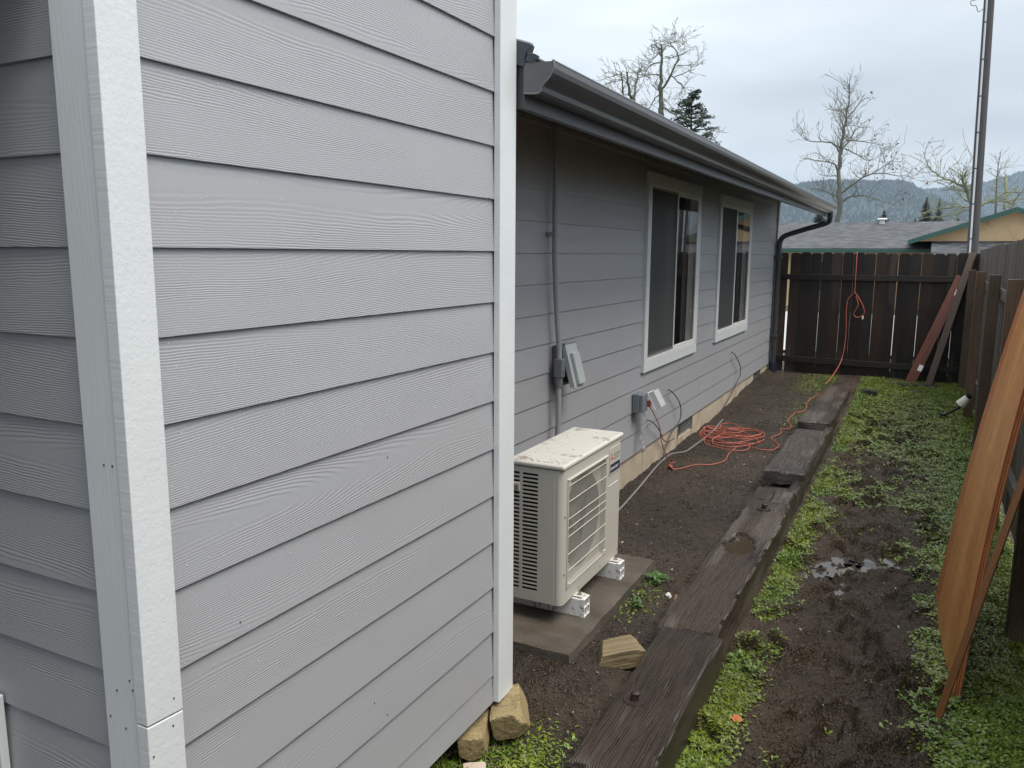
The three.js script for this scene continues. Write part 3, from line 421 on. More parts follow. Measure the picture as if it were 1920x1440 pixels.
  mesh('label_plate', rbx(gx1 + 0.035, W - 0.035, 0.5, 0.63, -0.002, 0.0022, 0.002), hpM, t);
  // maker's mark and lettering, and the dark badge below it
  const cnv = document.createElement('canvas'); cnv.width = 512; cnv.height = 384; const c = cnv.getContext('2d');
  c.fillStyle = '#b5b2a8'; c.fillRect(0, 0, 512, 384);
  const dia = (x, y, ang) => { c.save(); c.translate(x, y); c.rotate(ang); c.fillStyle = '#c01820'; c.beginPath(); c.moveTo(0, 0); c.lineTo(22, -38); c.lineTo(0, -76); c.lineTo(-22, -38); c.closePath(); c.fill(); c.restore(); };
  dia(96, 92, 0); dia(96, 92, Math.PI * 2 / 3); dia(96, 92, -Math.PI * 2 / 3);
  c.fillStyle = '#3c3c3c'; c.font = 'bold 52px sans-serif'; c.textBaseline = 'alphabetic'; c.fillText('MITSUBISHI', 196, 84, 296); c.fillText('ELECTRIC', 196, 144, 232);
  c.fillStyle = '#20243a'; c.fillRect(30, 206, 470, 150); c.fillStyle = '#d6d6e0'; c.font = 'bold 96px sans-serif'; c.fillText('inverter', 52, 312, 430);
  const ct = new THREE.CanvasTexture(cnv); ct.colorSpace = THREE.SRGBColorSpace;
  const dg = new THREE.PlaneGeometry(0.16, 0.12); dg.translate(gx1 + 0.118, 0.545, 0.0032); mesh('maker_label', dg, new THREE.MeshStandardMaterial({ map: ct, roughness: 0.4 }), t);
}
{ // leaf crumbs and needles on the cover
  const rnd = rng(91), n = 130, im = new THREE.InstancedMesh(new THREE.BoxGeometry(1, 0.12, 0.3), M(1, 1, 1, 0.9), n), m = new THREE.Matrix4(), q = new THREE.Quaternion(), c = new THREE.Color();
  for (let i = 0; i < n; i++) { const near = rnd() < 0.75, x = near ? lerp(-1.68, -1.42, rnd()) : lerp(-1.66, -1.42, rnd()), z = near ? -3.275 - 0.12 * rnd() * rnd() : lerp(-3.3, -4.0, rnd()), s = 0.003 + 0.008 * rnd() * rnd(); q.setFromEuler(new THREE.Euler(0, rnd() * 6.3, 0)); m.compose(new THREE.Vector3(x, PADTOP + 0.1 + 0.6822, z), q, new THREE.Vector3(s, s, s)); im.setMatrixAt(i, m); const v = 0.4 + rnd(); im.setColorAt(i, c.setRGB(0.13 * v, 0.09 * v, 0.05 * v)); }
  im.name = 'leaf_crumbs'; scene.add(im); tag(im, 'brown leaf crumbs lying on the heat pump cover', 'debris', null, 'stuff');
}
// ---------------------------------------------------------------- electrical fittings on the far wall
const condM = M(0.29, 0.295, 0.315, 0.5), boxM = M(0.36, 0.395, 0.395, 0.4), fitM = M(0.14, 0.15, 0.165, 0.5);
{
  const t = thing('conduit', 'grey conduit running down the wall from the eave', 'conduit', [-1.945, 0, -4.4]);
  mesh('pipe', tube([[0.0, 2.52, 0.06], [0.0, 2.1, 0.058], [0, 1.75, 0.05], [0.004, 1.45, 0.02], [0.012, 1.25, -0.0], [0.015, 1.17, 0.0]], 0.0165, 10, 60), condM, t);
  mesh('elbow_fitting', mg([rbx(-0.012, 0.045, 1.06, 1.175, -0.026, 0.026, 0.008, 2), cyl([0.046, 1.1, 0], [0.05, 1.1, 0], 0.012, 0.012, 12), cyl([0.015, 1.0, 0], [0.015, 1.06, 0], 0.022, 0.024, 12)]), fitM, t);
  mesh('lower_pipe', tube([[0.015, 1.02, 0.0], [0.014, 0.8, 0.0], [0.006, 0.6, 0.0], [0, 0.4, 0.0], [0, 0.2, -0.02]], 0.0165, 10, 40), condM, t);
  mesh('strap', rbx(-0.042, 0.018, 1.9, 1.925, 0.03, 0.085, 0.003), condM, t);
}
{
  const t = thing('disconnect_box', 'grey electrical disconnect box with its cover tilted open', 'electrical box', [-1.988, 1.0, -4.53]);
  mesh('case', rbx(0, 0.06, 0.0, 0.25, -0.08, 0.1, 0.004), fitM, t); mesh('cavity', bx(0.0601, 0.0615, 0.02, 0.23, -0.07, 0.09), M(0.02, 0.02, 0.02, 0.9), t);
  const cv = new THREE.Group(); cv.name = 'cover'; cv.position.set(0.065, 0.25, 0); cv.rotation.z = 0.26; t.add(cv);
  mesh('lid', mg([rbx(0, 0.012, -0.27, 0, -0.085, 0.085, 0.003), rbx(-0.02, 0.0, -0.26, -0.005, -0.085, -0.081, 0.001), rbx(-0.02, 0.0, -0.26, -0.005, 0.081, 0.085, 0.001)]), boxM, cv);
  { const g = new RoundedBoxGeometry(0.03, 0.2, 0.1, 2, 0.008); g.translate(0.022, -0.155, 0); mesh('raised_panel', g, boxM, cv); } mesh('hinge', cyl([0.004, 0.004, -0.085], [0.004, 0.004, 0.085], 0.006), fitM, cv);
}
{
  const t = thing('outlet_box', 'grey outlet box with a clear flip cover hanging open', 'outlet box', [-1.986, 0.56, -6.03]);
  mesh('case', mg([rbx(0, 0.055, 0, 0.15, -0.07, 0.06, 0.005), rbx(0.055, 0.085, 0.005, 0.145, -0.068, 0.05, 0.006)]), M(0.16, 0.185, 0.21, 0.5), t);
  const cm = new THREE.MeshPhysicalMaterial({ color: lin(0.85, 0.87, 0.86), roughness: 0.25, transmission: 0.65, thickness: 0, ior: 1.45 });
  const cv = new THREE.Group(); cv.name = 'flip_cover'; cv.position.set(0.085, 0.155, -0.05); cv.rotation.z = 0.5; t.add(cv);
  mesh('bubble', mg([bx(0.05, 0.053, -0.15, -0.01, -0.13, 0.0), bx(0, 0.053, -0.15, -0.01, -0.132, -0.129), bx(0, 0.053, -0.15, -0.01, 0.0, 0.003), bx(0, 0.053, -0.012, -0.009, -0.13, 0), bx(0, 0.053, -0.152, -0.149, -0.13, 0)]), cm, cv); mesh('rim', mg([rbx(-0.002, 0.006, -0.155, -0.145, -0.135, 0.006, 0.002), rbx(-0.002, 0.006, -0.012, -0.004, -0.135, 0.006, 0.002), rbx(-0.002, 0.006, -0.15, -0.008, -0.137, -0.129, 0.002), rbx(-0.002, 0.006, -0.15, -0.008, -0.001, 0.007, 0.002)]), M(0.7, 0.72, 0.72, 0.3), cv);
}
{ // crumpled clear film dangling under the outlet
  const g = new THREE.PlaneGeometry(0.07, 0.42, 10, 40), p = g.attributes.position; for (let i = 0; i < p.count; i++) { const y = p.getY(i), x = p.getX(i); const w = 0.5 + 0.7 * vn(y * 22, 3, 7); p.setXYZ(i, x * w + 0.02 * Math.sin(y * 18), y, 0.03 * (vn(x * 60, y * 34, 9) - 0.5) + 0.018 * Math.sin(y * 30 + x * 40)); } g.computeVertexNormals(); g.rotateY(Math.PI / 2);
  const m = mesh('plastic_film', g, new THREE.MeshPhysicalMaterial({ color: lin(0.9, 0.9, 0.9), roughness: 0.18, transmission: 0.75, thickness: 0, ior: 1.5, side: THREE.DoubleSide })); m.position.set(-1.93, 0.42, -6.1); tag(m, 'crumpled clear plastic film dangling below the outlet box', 'plastic film');
}
// cables
const orangeM = M(0.45, 0.115, 0.078, 0.45), cableM = M(0.03, 0.03, 0.032, 0.5), greyCableM = M(0.17, 0.165, 0.16, 0.6);
const onG = (x, z, up = 0.006) => [x, Math.max(groundH(x, z), groundH(x + 0.012, z), groundH(x - 0.012, z), groundH(x, z + 0.015), groundH(x, z - 0.015)) + up, z];
{
  const t = thing('extension_cord', 'orange extension cord coiled on the soil and plugged in above', 'cord', [0, 0, 0]);
  mesh('plug_lead', tube([[-1.885, 0.6, -6.1], [-1.875, 0.52, -6.2], [-1.89, 0.37, -6.42], [-1.9, 0.26, -6.5], [-1.9, 0.13, -6.61], [-1.9, 0.05, -6.7], onG(-1.9, -6.8, 0.006), onG(-1.88, -6.9, 0.002)], 0.0042, 7, 70), orangeM, t);
  mesh('plug', rbx(-1.9, -1.872, 0.595, 0.65, -6.11, -6.085, 0.006, 2), orangeM, t);
  mesh('loose_end', tube([[-1.84, -6.66], [-1.81, -6.63], [-1.75, -6.72], [-1.68, -6.91], [-1.59, -6.97], [-1.52, -7.05], [-1.49, -7.18], [-1.51, -7.38], [-1.52, -7.53], [-1.5, -7.74]].map((q) => onG(...q)), 0.0042, 7, 110), orangeM, t);
  mesh('cord_end', new THREE.CapsuleGeometry(0.014, 0.04, 4, 10).rotateZ(Math.PI / 2).rotateY(-0.9).translate(...onG(-1.855, -6.675, 0.012)), orangeM, t);
  mesh('wide_loop', tube([[-1.52, -7.84], [-1.73, -7.94], [-1.84, -8.02], [-1.865, -7.94], [-1.83, -7.78], [-1.76, -7.64], [-1.65, -7.6], [-1.5, -7.56], [-1.4, -7.62], [-1.385, -7.74], [-1.41, -7.87]].map((q) => onG(q[0], q[1], 0.012)), 0.0042, 7, 120), orangeM, t);
  const rnd = rng(55);
  for (let k = 0; k < 7; k++) { const cx = -1.63 + (rnd() - 0.5) * 0.22, cz = -8.24 + (rnd() - 0.5) * 0.5, a = 0.12 + 0.17 * rnd(), b = 0.16 + 0.2 * rnd(), ro = (rnd() - 0.5) * 2.2, pts = []; for (let i = 0; i < 14; i++) { const th = i / 14 * 6.283, w = 1 + 0.24 * Math.sin(th * 2 + k * 1.7) + 0.14 * Math.sin(th * 3 + k) + 0.1 * (rnd() - 0.5), ux = Math.cos(th) * a * w, uz = Math.sin(th) * b * w; const x = clamp(cx + ux * Math.cos(ro) - uz * Math.sin(ro), -1.95, -1.33), z = cz + ux * Math.sin(ro) + uz * Math.cos(ro); pts.push(onG(x, z, 0.005 + k * 0.003 + 0.004 * rnd())); } mesh('coil_loop', tube(pts, 0.0042, 7, 110, true), orangeM, t); }
  mesh('snaking_run', tube([[-1.5, -7.86], [-1.35, -7.76], [-1.26, -7.74], [-1.17, -7.79], [-1.15, -7.97], [-1.19, -8.1], [-1.27, -8.28], [-1.25, -8.4], [-1.22, -8.56], [-1.25, -8.74], [-1.22, -8.75], [-1.17, -8.83], [-1.18, -8.98], [-1.24, -9.16], [-1.23, -9.48], [-1.22, -9.6], [-1.15, -9.67], [-1.14, -9.91], [-1.17, -10.19], [-1.15, -10.4], [-1.11, -10.63], [-1.08, -10.8]].map((q) => onG(q[0], q[1], 0.007)), 0.0042, 7, 220), orangeM, t);
}
{
  const t = thing('extension_cord', 'orange extension cord hanging down the dark wooden fence', 'cord', [0, 0, 0]);
  mesh('drop', tube([[-0.885, 1.83, -12.42], [-0.885, 1.845, -12.38], [-0.885, 1.8, -12.36], [-0.88, 1.57, -12.32], [-0.88, 1.3, -12.33], [-0.9, 1.26, -12.325], [-0.955, 1.19, -12.33], [-0.97, 1.04, -12.33], [-0.955, 0.74, -12.33], [-0.96, 0.47, -12.3], [-0.985, 0.3, -12.2], [-1.01, 0.21, -11.7], [-1.03, 0.17, -11.2], [-1.045, 0.16, -10.9]], 0.0055, 7, 120), orangeM, t);
  mesh('knot_loop', tube([[-0.885, 1.3, -12.32], [-0.8, 1.18, -12.32], [-0.745, 1.07, -12.325], [-0.735, 0.99, -12.33], [-0.79, 0.94, -12.33], [-0.84, 0.94, -12.325], [-0.868, 0.99, -12.32], [-0.82, 1.11, -12.315], [-0.855, 1.23, -12.315]], 0.0055, 7, 70), orangeM, t);
  mesh('cord_end', new THREE.CapsuleGeometry(0.012, 0.03, 4, 8).translate(-0.75, 0.93, -12.32), M(0.7, 0.68, 0.62, 0.4), t);
}
for (const [i, [label, pts, r, mat]] of [
  ['thin black cable looping out of the wall below the first window', [[-1.985, 0.6, -6.96], [-1.955, 0.58, -6.98], [-1.945, 0.5, -7.13], [-1.94, 0.41, -7.24], [-1.94, 0.32, -7.27], [-1.945, 0.25, -7.22], [-1.965, 0.19, -7.08], [-1.97, 0.12, -6.97], [-1.97, 0.05, -6.87], [-1.97, -0.02, -6.82]], 0.005, cableM],
  ['thin black cable stub drooping beside the orange plug lead', [[-1.985, 0.43, -6.37], [-1.95, 0.41, -6.4], [-1.945, 0.36, -6.5], [-1.95, 0.31, -6.6], [-1.955, 0.24, -6.7], [-1.965, 0.18, -6.79], [-1.97, 0.12, -6.95], [-1.975, 0.1, -7.2]], 0.0045, cableM],
  ['thin black cable hanging below the second window', [[-1.985, 0.66, -9.58], [-1.95, 0.63, -9.62], [-1.945, 0.51, -9.86], [-1.945, 0.42, -9.99], [-1.945, 0.34, -9.98], [-1.95, 0.28, -9.88], [-1.96, 0.15, -9.56], [-1.97, 0.04, -9.24], [-1.96, -0.03, -9.05], [-1.93, -0.03, -8.8]], 0.005, cableM],
  ['grey flexible cable lying along the foundation towards the coil', [[-1.7, 0.1, -4.3], [-1.8, 0.02, -4.7], ...[[-1.86, -5.3], [-1.9, -5.9], [-1.93, -6.26], [-1.95, -6.6], [-1.96, -6.95], [-1.95, -7.12], [-1.9, -7.33], [-1.88, -7.55], [-1.88, -7.91], [-1.87, -8.3], [-1.9, -8.9]].map((q) => onG(q[0], q[1], 0.006))], 0.0085, greyCableM]].entries()) tag(mesh('cable', tube(pts, r, 7, 80), mat), label, 'cable', 'cables on the long wall');
// ---------------------------------------------------------------- old railway sleepers edging the bed
const tieW = wood(211, [0.011, 0.0075, 0.005], [0.082, 0.06, 0.045], 0.010, { stain: 0.75, stainC: [0.115, 0.095, 0.078] });
const tieM = M(1, 1, 1, 0.4, { ...tieW, bumpScale: 0.012 });
function tieGeo(x0, x1, top, z0, z1, seed, hollow, hgt = 0.24) {
  const W = x1 - x0, L = z0 - z1, g = new THREE.BoxGeometry(W, hgt, L, Math.max(6, Math.round(W / 0.007)), 10, Math.max(8, Math.round(L / 0.012)));
  const p = g.attributes.position;
  for (let i = 0; i < p.count; i++) {
    let x = p.getX(i), y = p.getY(i), z = p.getZ(i); const wx = x + (x0 + x1) / 2, wz = z + (z0 + z1) / 2, tt = y / hgt + 0.5;
    const ex = Math.abs(x) / (W / 2), ez = 1 - clamp((L / 2 - Math.abs(z)) / 0.03), ey = sst(0.75, 1, tt);
    const chip = fbm(wz * 5, seed, seed + 3, 3), side = Math.sign(x);
    y -= ey * (0.012 * Math.pow(sst(0.86, 1, ex), 1.5) * (0.5 + 2.2 * Math.max(0, fbm(wz * 7 + side * 9, 2, seed, 3) - 0.4)) + 0.014 * ez * ez * (0.4 + vn(wx * 20, 1, seed)));
    const gw = wx + 0.02 * (fbm(wx * 3, wz * 1.3, seed + 5, 3) - 0.5) * 2 + 0.006 * vn(wx * 30, wz * 6, seed + 6), t = gw / 0.0125, tr = t - Math.floor(t);
    y += ey * (0.0065 * (Math.abs(tr - 0.5) * 2 - 0.5) * (0.3 + vn(wx * 9, wz * 3, seed + 7)) + 0.016 * (fbm(wx * 4, wz * 3, seed + 8, 3) - 0.5) + 0.004 * (vn(wx * 60, wz * 25, seed + 9) - 0.5));
    x += side * (fbm(wz * 4, y * 10, seed + 11 + side, 3) - 0.5) * 0.022 * sst(0.7, 1, ex);
    z += Math.sign(z) * (fbm(wx * 10, y * 8, seed + 13, 2) - 0.5) * 0.03 * ez;
    if (hollow) { const d = ((wx - hollow[0]) / hollow[2]) ** 2 + ((wz - hollow[1]) / hollow[3]) ** 2 + 2.6 * (fbm(wx * 9, wz * 7, 6, 4) - 0.5); y -= ey * hollow[4] * (1 - sst(0.75, 1.25, d)); }
    p.setXYZ(i, x + (x0 + x1) / 2, y + top - hgt / 2, z + (z0 + z1) / 2);
  }
  g.computeVertexNormals(); return uvm(g, 'z', seed * 0.37, seed * 0.21);
}
const TIE = 'sleepers edging the planting bed';
const ties = [
  ['near end sleeper with a rusty bolt in its top', -0.945, -0.675, 0.122, -2.27, -3.4, 3, null],
  ['long weathered sleeper with a water filled hollow', -0.972, -0.70, 0.126, -3.404, -5.565, 5, [-0.845, -4.63, 0.083, 0.16, 0.036]],
  ['cracked sleeper fragment on the soil side of the split', -0.985, -0.855, 0.118, -5.585, -5.93, 7, null],
  ['cracked sleeper fragment on the lawn side of the split', -0.838, -0.71, 0.112, -5.59, -5.9, 9, null],
  ['raised flat sleeper plank between the two rotted gaps', -1.0, -0.702, 0.156, -6.27, -7.97, 11, null],
  ['narrow sleeper rim remnant beside the gap near the spike', -0.78, -0.703, 0.098, -5.91, -6.4, 13, null],
  ['narrow sleeper rim remnant beside the gap near the coil', -0.775, -0.71, 0.108, -7.9, -8.46, 19, null],
  ['low rotted sleeper core visible in the gaps', -0.98, -0.715, 0.03, -5.95, -8.46, 15, null],
  ['far end sleeper beneath the hanging orange cord', -1.04, -0.735, 0.142, -8.45, -10.95, 17, null]];
for (const [label, x0, x1, top, z0, z1, s, h] of ties) { const plank = s === 11; tag(mesh('railway_sleeper', tieGeo(x0, x1, top, z0, z1, s, h, plank ? 0.1 : 0.24), tieM), label, 'sleeper', TIE); }
{ const g = new THREE.CircleGeometry(1, 40).rotateX(-Math.PI / 2); g.scale(0.112, 1, 0.25); const m = mesh('puddle', g, MP(0.05, 0.038, 0.025, 0.03, { ior: 1.33 })); m.position.set(-0.845, 0.104, -4.63); tag(m, 'brown rainwater pooled in the sleeper hollow', null, null, 'structure'); }
const rustM = M(0.035, 0.022, 0.018, 0.55, { metalness: 0.3 });
for (const [x, y, z, label] of [[-0.86, 0.122, -2.72, 'rusty iron bolt head in the near end sleeper'], [-0.84, 0.126, -5.34, 'rusty iron spike and washer in the hollowed sleeper']]) { const t = thing('spike', label, 'spike', [x, y, z], 0.4, 'sleeper spikes'); mesh('washer', new THREE.CylinderGeometry(0.042, 0.045, 0.008, 20).translate(0, 0.003, 0), rustM, t); mesh('head', mg([new THREE.CylinderGeometry(0.014, 0.017, 0.024, 8).translate(0, 0.018, 0), new THREE.SphereGeometry(0.016, 10, 6).scale(1.3, 0.6, 1).translate(0.004, 0.031, 0)]), rustM, t); }

// ---------------------------------------------------------------- fences
const fenceDarkA = wood(221, [0.0045, 0.0036, 0.0033], [0.024, 0.017, 0.0135], 0.014, { stain: 0.6, stainC: [0.075, 0.062, 0.05] }), fenceBrownA = wood(223, [0.018, 0.0095, 0.006], [0.06, 0.034, 0.02], 0.012, { stain: 0.2 }), fenceGreyA = wood(225, [0.045, 0.038, 0.031], [0.135, 0.115, 0.095], 0.012, { stain: 0.2 });
const postA = wood(227, [0.06, 0.034, 0.021], [0.19, 0.115, 0.07], 0.016, {});
const FM = (w, r, g, b, rough = 0.55) => M(r, g, b, rough, { ...w, bumpScale: 0.003 });
const darkMs = [FM(fenceDarkA, 1, 0.95, 0.9, 0.5), FM(fenceDarkA, 0.85, 0.8, 0.8, 0.45), FM(fenceDarkA, 1.0, 0.82, 0.7, 0.55), FM(fenceBrownA, 0.7, 0.6, 0.55, 0.5)], brownMs = [FM(fenceBrownA, 1, 0.95, 0.9), FM(fenceBrownA, 0.8, 0.8, 0.8)], greyMs = [FM(fenceGreyA, 1, 1, 1, 0.7), FM(fenceGreyA, 0.82, 0.8, 0.78, 0.7), FM(fenceGreyA, 1.0, 0.92, 0.84, 0.7), FM(fenceGreyA, 0.7, 0.66, 0.62, 0.7)], postM = FM(postA, 1, 1, 1, 0.6), greyRail = FM(fenceGreyA, 0.9, 0.95, 1.0, 0.65);
function picketGeo(w, h, ear, t, off) { const s = new THREE.Shape(); s.moveTo(-w / 2, 0); s.lineTo(w / 2, 0); s.lineTo(w / 2, h - ear); s.lineTo(w / 2 - ear, h); s.lineTo(-w / 2 + ear, h); s.lineTo(-w / 2, h - ear); s.closePath(); const g = new THREE.ExtrudeGeometry(s, { depth: t - 0.002, bevelEnabled: true, bevelThickness: 0.001, bevelSize: 0.001, bevelSegments: 1 }); g.translate(0, 0, -t / 2); return uvm(g, 'y', off * 0.61, off * 0.137); }
{
  const t = thing('back_fence', 'dark wet wooden fence closing the far end of the yard', 'fence', [0, 0, -12.45]);
  const gs = [0, 1, 2, 3, 4].map((k) => picketGeo([0.142, 0.138, 0.1425, 0.14, 0.1395][k], 1.8, 0.026, 0.018, k));
  const p0 = mesh('picket', picketGeo(0.115, 1.83, 0.02, 0.018, 7), brownMs[0], t); p0.position.set(-1.872, 0.0, 0);
  for (let i = 0; i < 17; i++) { const m = mesh('picket', gs[i % 5], i < 1 ? brownMs[1] : darkMs[(i * 7 + 3) % 4], t); m.position.set(-1.715 + i * 0.1435 + rr(-0.002, 0.002), 0.035 + rr(-0.012, 0.008), rr(-0.002, 0.002)); m.rotation.z = rr(-0.004, 0.004); }
  mesh('rail', uvm(rbx(-1.96, 0.56, 1.445, 1.525, 0.011, 0.05, 0.004), 'x'), darkMs[1], t); { const m = mesh('rail', uvm(rbx(-1.96, 0.5, 0.225, 0.31, 0.011, 0.05, 0.004), 'x', 3), darkMs[0], t); m.rotation.z = -0.012; m.position.y = -0.01; }
  mesh('kick_board', uvm(rbx(-1.7, 0.58, -0.1, 0.17, -0.04, -0.012, 0.003), 'x'), darkMs[1], t);
}
{
  const t = thing('side_fence', 'weathered grey brown wooden fence along the lawn with posts', 'fence', [0.63, 0, 0]);
  const gs = [0, 1, 2, 3, 4, 5].map((k) => { const g = picketGeo(0.137, 1.9, 0.004, 0.018, k + 3); g.rotateY(Math.PI / 2); return g; });
  for (let i = 0; i < 96; i++) { const z = -12.38 + i * 0.1425; const m = mesh('picket', gs[i % 6], greyMs[(i * 5 + (i >> 2)) % 4], t); m.position.set(rr(-0.002, 0.003), -0.02 + 0.03 * sst(-12, -9, z) + 0.02 * sst(-9, -6, z) + rr(-0.007, 0.007), z); m.rotation.x = rr(-0.003, 0.003); }
  const pz = [-11.95, -10.12, -8.12, -6.3, -4.42, -2.5, -0.6];
  pz.forEach((z, i) => { mesh('post', uvm(rbx(-0.142, -0.052, -0.3, 1.625 + 0.008 * i, z - 0.045, z + 0.045, 0.005), 'y', i * 0.7, i * 0.3), i % 2 ? postM : FM(postA, 0.75, 0.85, 0.9), t); if (i) for (const [y, h] of [[1.43, 0.09], [0.3, 0.09]]) mesh('rail', uvm(rbx(-0.05, -0.0115, y, y + h, pz[i - 1] + 0.004, z - 0.002 - 0.004, 0.004), 'z', i), greyRail, t); });
}
// ---------------------------------------------------------------- things leaning on the fences
function leaning(name, label, cat, a, b, w, th, mat, turn, group) { // a board from a to b; its broad side turned about its length
  const A = new THREE.Vector3(...a), B = new THREE.Vector3(...b), d = B.clone().sub(A), L = d.length(); d.normalize();
  const t = thing(name, label, cat, a, 0, group); const x = new THREE.Vector3(Math.cos(turn), 0, Math.sin(turn)); x.addScaledVector(d, -x.dot(d)).normalize(); const z = new THREE.Vector3().crossVectors(x, d);
  t.quaternion.setFromRotationMatrix(new THREE.Matrix4().makeBasis(x, d, z)); mesh('board', uvm(rbx(-w / 2, w / 2, 0, L, -th / 2, th / 2, 0.004), 'y', L), mat, t); return [t, L];
}
{
  const redW = wood(231, [0.08, 0.024, 0.015], [0.24, 0.07, 0.04], 0.02, { stain: 0.5, stainC: [0.025, 0.018, 0.016] }), brnW = wood(233, [0.05, 0.035, 0.027], [0.13, 0.095, 0.072], 0.014, {});
  const [t] = leaning('leaning_board', 'red brown board with white tape leaning on the dark fence', 'board', [-0.09, 0.06, -12.08], [0.43, 1.53, -12.375], 0.13, 0.022, FM(redW, 1, 1, 1, 0.5), 0.05, 'boards leaning in the fence corner');
  const tape = M(0.75, 0.74, 0.72, 0.5);
  for (const [y, w] of [[0.22, 0.055], [1.32, 0.05]]) mesh('white_tape', rbx(0.01, 0.066, y, y + 0.085, 0.0105, 0.0125, 0.001), tape, t);
  leaning('leaning_board', 'long brown timber leaning in the fence corner beside the red board', 'board', [0.14, 0.055, -11.98], [0.535, 1.84, -12.33], 0.085, 0.04, FM(brnW, 1, 0.95, 0.9, 0.6), 0.25, 'boards leaning in the fence corner');
}
{ // thin veneered sheets, bowed, standing on the lawn edge and leaning on the side fence
  const W = 512, H = 1024;
  const pf = (x, y) => { const w = x + 0.03 * (fbm(x * 2.4, y * 0.7, 241, 3) - 0.5) + 0.004 * (vn(x * 40, y * 7, 243) - 0.5); return w; };
  const map = tex(W, H, (i, j) => { const x = i / W * 1.2, y = j / H * 2.0, w = pf(x, y); const band = fbm(w * 4, y * 0.3, 245, 2), pore = fbm(w * 150, y * 5, 247, 2), fl = sst(0.6, 0.78, vn(w * 240, y * 14, 249)); let k = clamp(0.55 + (band - 0.5) * 0.75 + (pore - 0.5) * 0.7); const edge = sst(0.5, 0.62, fbm(w * 2.2 + 1, y * 0.3, 251, 2)); const c = [lerp(0.46, 0.76, k), lerp(0.175, 0.355, k), lerp(0.045, 0.115, k)].map((v, q) => v * (1 - 0.42 * fl) * lerp(1, [0.82, 0.66, 0.6][q], edge)); return c; }, true, MIR, MIR);
  const bump = tex(W, H, (i, j) => { const x = i / W * 1.2, y = j / H * 2; return 0.5 + 0.4 * (fbm(pf(x, y) * 150, y * 5, 247, 2) - 0.5) - 0.25 * sst(0.6, 0.78, vn(pf(x, y) * 240, y * 14, 249)); }, false, MIR, MIR);
  const pm = M(1, 1, 1, 0.4, { map, bumpMap: bump, bumpScale: 0.0012 }), em = null;
  const sheet = (label, x0, zf, zn, yt, bow, twist, grp) => {
    const NZ = 30, NY = 44, th = 0.0055, pos = [], uv = [], idx = [];
    const P = (u, v, o) => { // u: 0 far .. 1 near, v: 0 bottom .. 1 top
      const y = v * yt; let x = x0 + 0.062 * u * u * (1 - 0.9 * v) + (0.255 - twist * u) * (y / 1.57) - bow * Math.sin(Math.PI * clamp(v * 1.05)) * 0.5 + 0.03 * bow * Math.sin(u * 5);
      const z = lerp(zf, zn, u) + 0.05 * v * u; return [x + o, y + groundH(x0 + 0.06 * u, lerp(zf, zn, u)) * (1 - v) + 0.012, z]; };
    for (const s of [0, 1]) for (let j = 0; j <= NY; j++) for (let i = 0; i <= NZ; i++) { const q = P(i / NZ, j / NY, s * th); pos.push(...q); uv.push(i / NZ * 1.0, j / NY * yt / 2); }
    const n1 = (NY + 1) * (NZ + 1);
    for (let j = 0; j < NY; j++) for (let i = 0; i < NZ; i++) { const a = j * (NZ + 1) + i, b = a + 1, c = a + NZ + 1, d = c + 1; idx.push(a, b, c, b, d, c, a + n1, c + n1, b + n1, b + n1, c + n1, d + n1); }
    const f = new THREE.BufferGeometry(); f.setAttribute('position', new THREE.Float32BufferAttribute(pos, 3)); f.setAttribute('uv', new THREE.Float32BufferAttribute(uv, 2)); f.setIndex(idx); f.computeVertexNormals();
    const t = thing('veneer_sheet', label, 'wood sheet', [0, 0, 0], 0, grp); mesh('face', f, pm, t);
    const ep = [], ei = []; const ring = []; for (let i = 0; i <= NZ; i++) ring.push([i / NZ, 0]); for (let j = 1; j <= NY; j++) ring.push([1, j / NY]); for (let i = NZ - 1; i >= 0; i--) ring.push([i / NZ, 1]); for (let j = NY - 1; j >= 0; j--) ring.push([0, j / NY]);
    for (const [u, v] of ring) { ep.push(...P(u, v, 0.0001), ...P(u, v, th - 0.0001)); } for (let i = 0; i < ring.length - 1; i++) { const a = i * 2; ei.push(a, a + 1, a + 2, a + 1, a + 3, a + 2); }
    const e = new THREE.BufferGeometry(); e.setAttribute('position', new THREE.Float32BufferAttribute(ep, 3)); e.setIndex(ei); e.computeVertexNormals(); mesh('edge_band', e, M(0.3, 0.09, 0.045, 0.5, { side: THREE.DoubleSide }), t);
  };
  sheet('front orange brown veneered sheet leaning on the side fence', 0.185, -4.78, -3.68, 1.86, 0.05, 0.035, 'veneered sheets on the side fence');
  sheet('second veneered sheet showing its edge behind the front one', 0.1925, -4.77, -3.665, 1.86, 0.05, 0.0345, 'veneered sheets on the side fence');
  sheet('rear veneered sheet of the leaning stack', 0.2005, -4.76, -3.64, 1.86, 0.05, 0.034, 'veneered sheets on the side fence');
  const st = M(1, 1, 1, 0.45, { ...wood(253, [0.16, 0.06, 0.02], [0.33, 0.14, 0.05], 0.01, {}), bumpScale: 0.001 });
  leaning('wooden_stick', 'slim brown wooden stick propped against the veneered sheets', 'stick', [0.185, -0.06, -3.47], [0.535, 1.62, -3.62], 0.028, 0.02, st, 0.3);
}
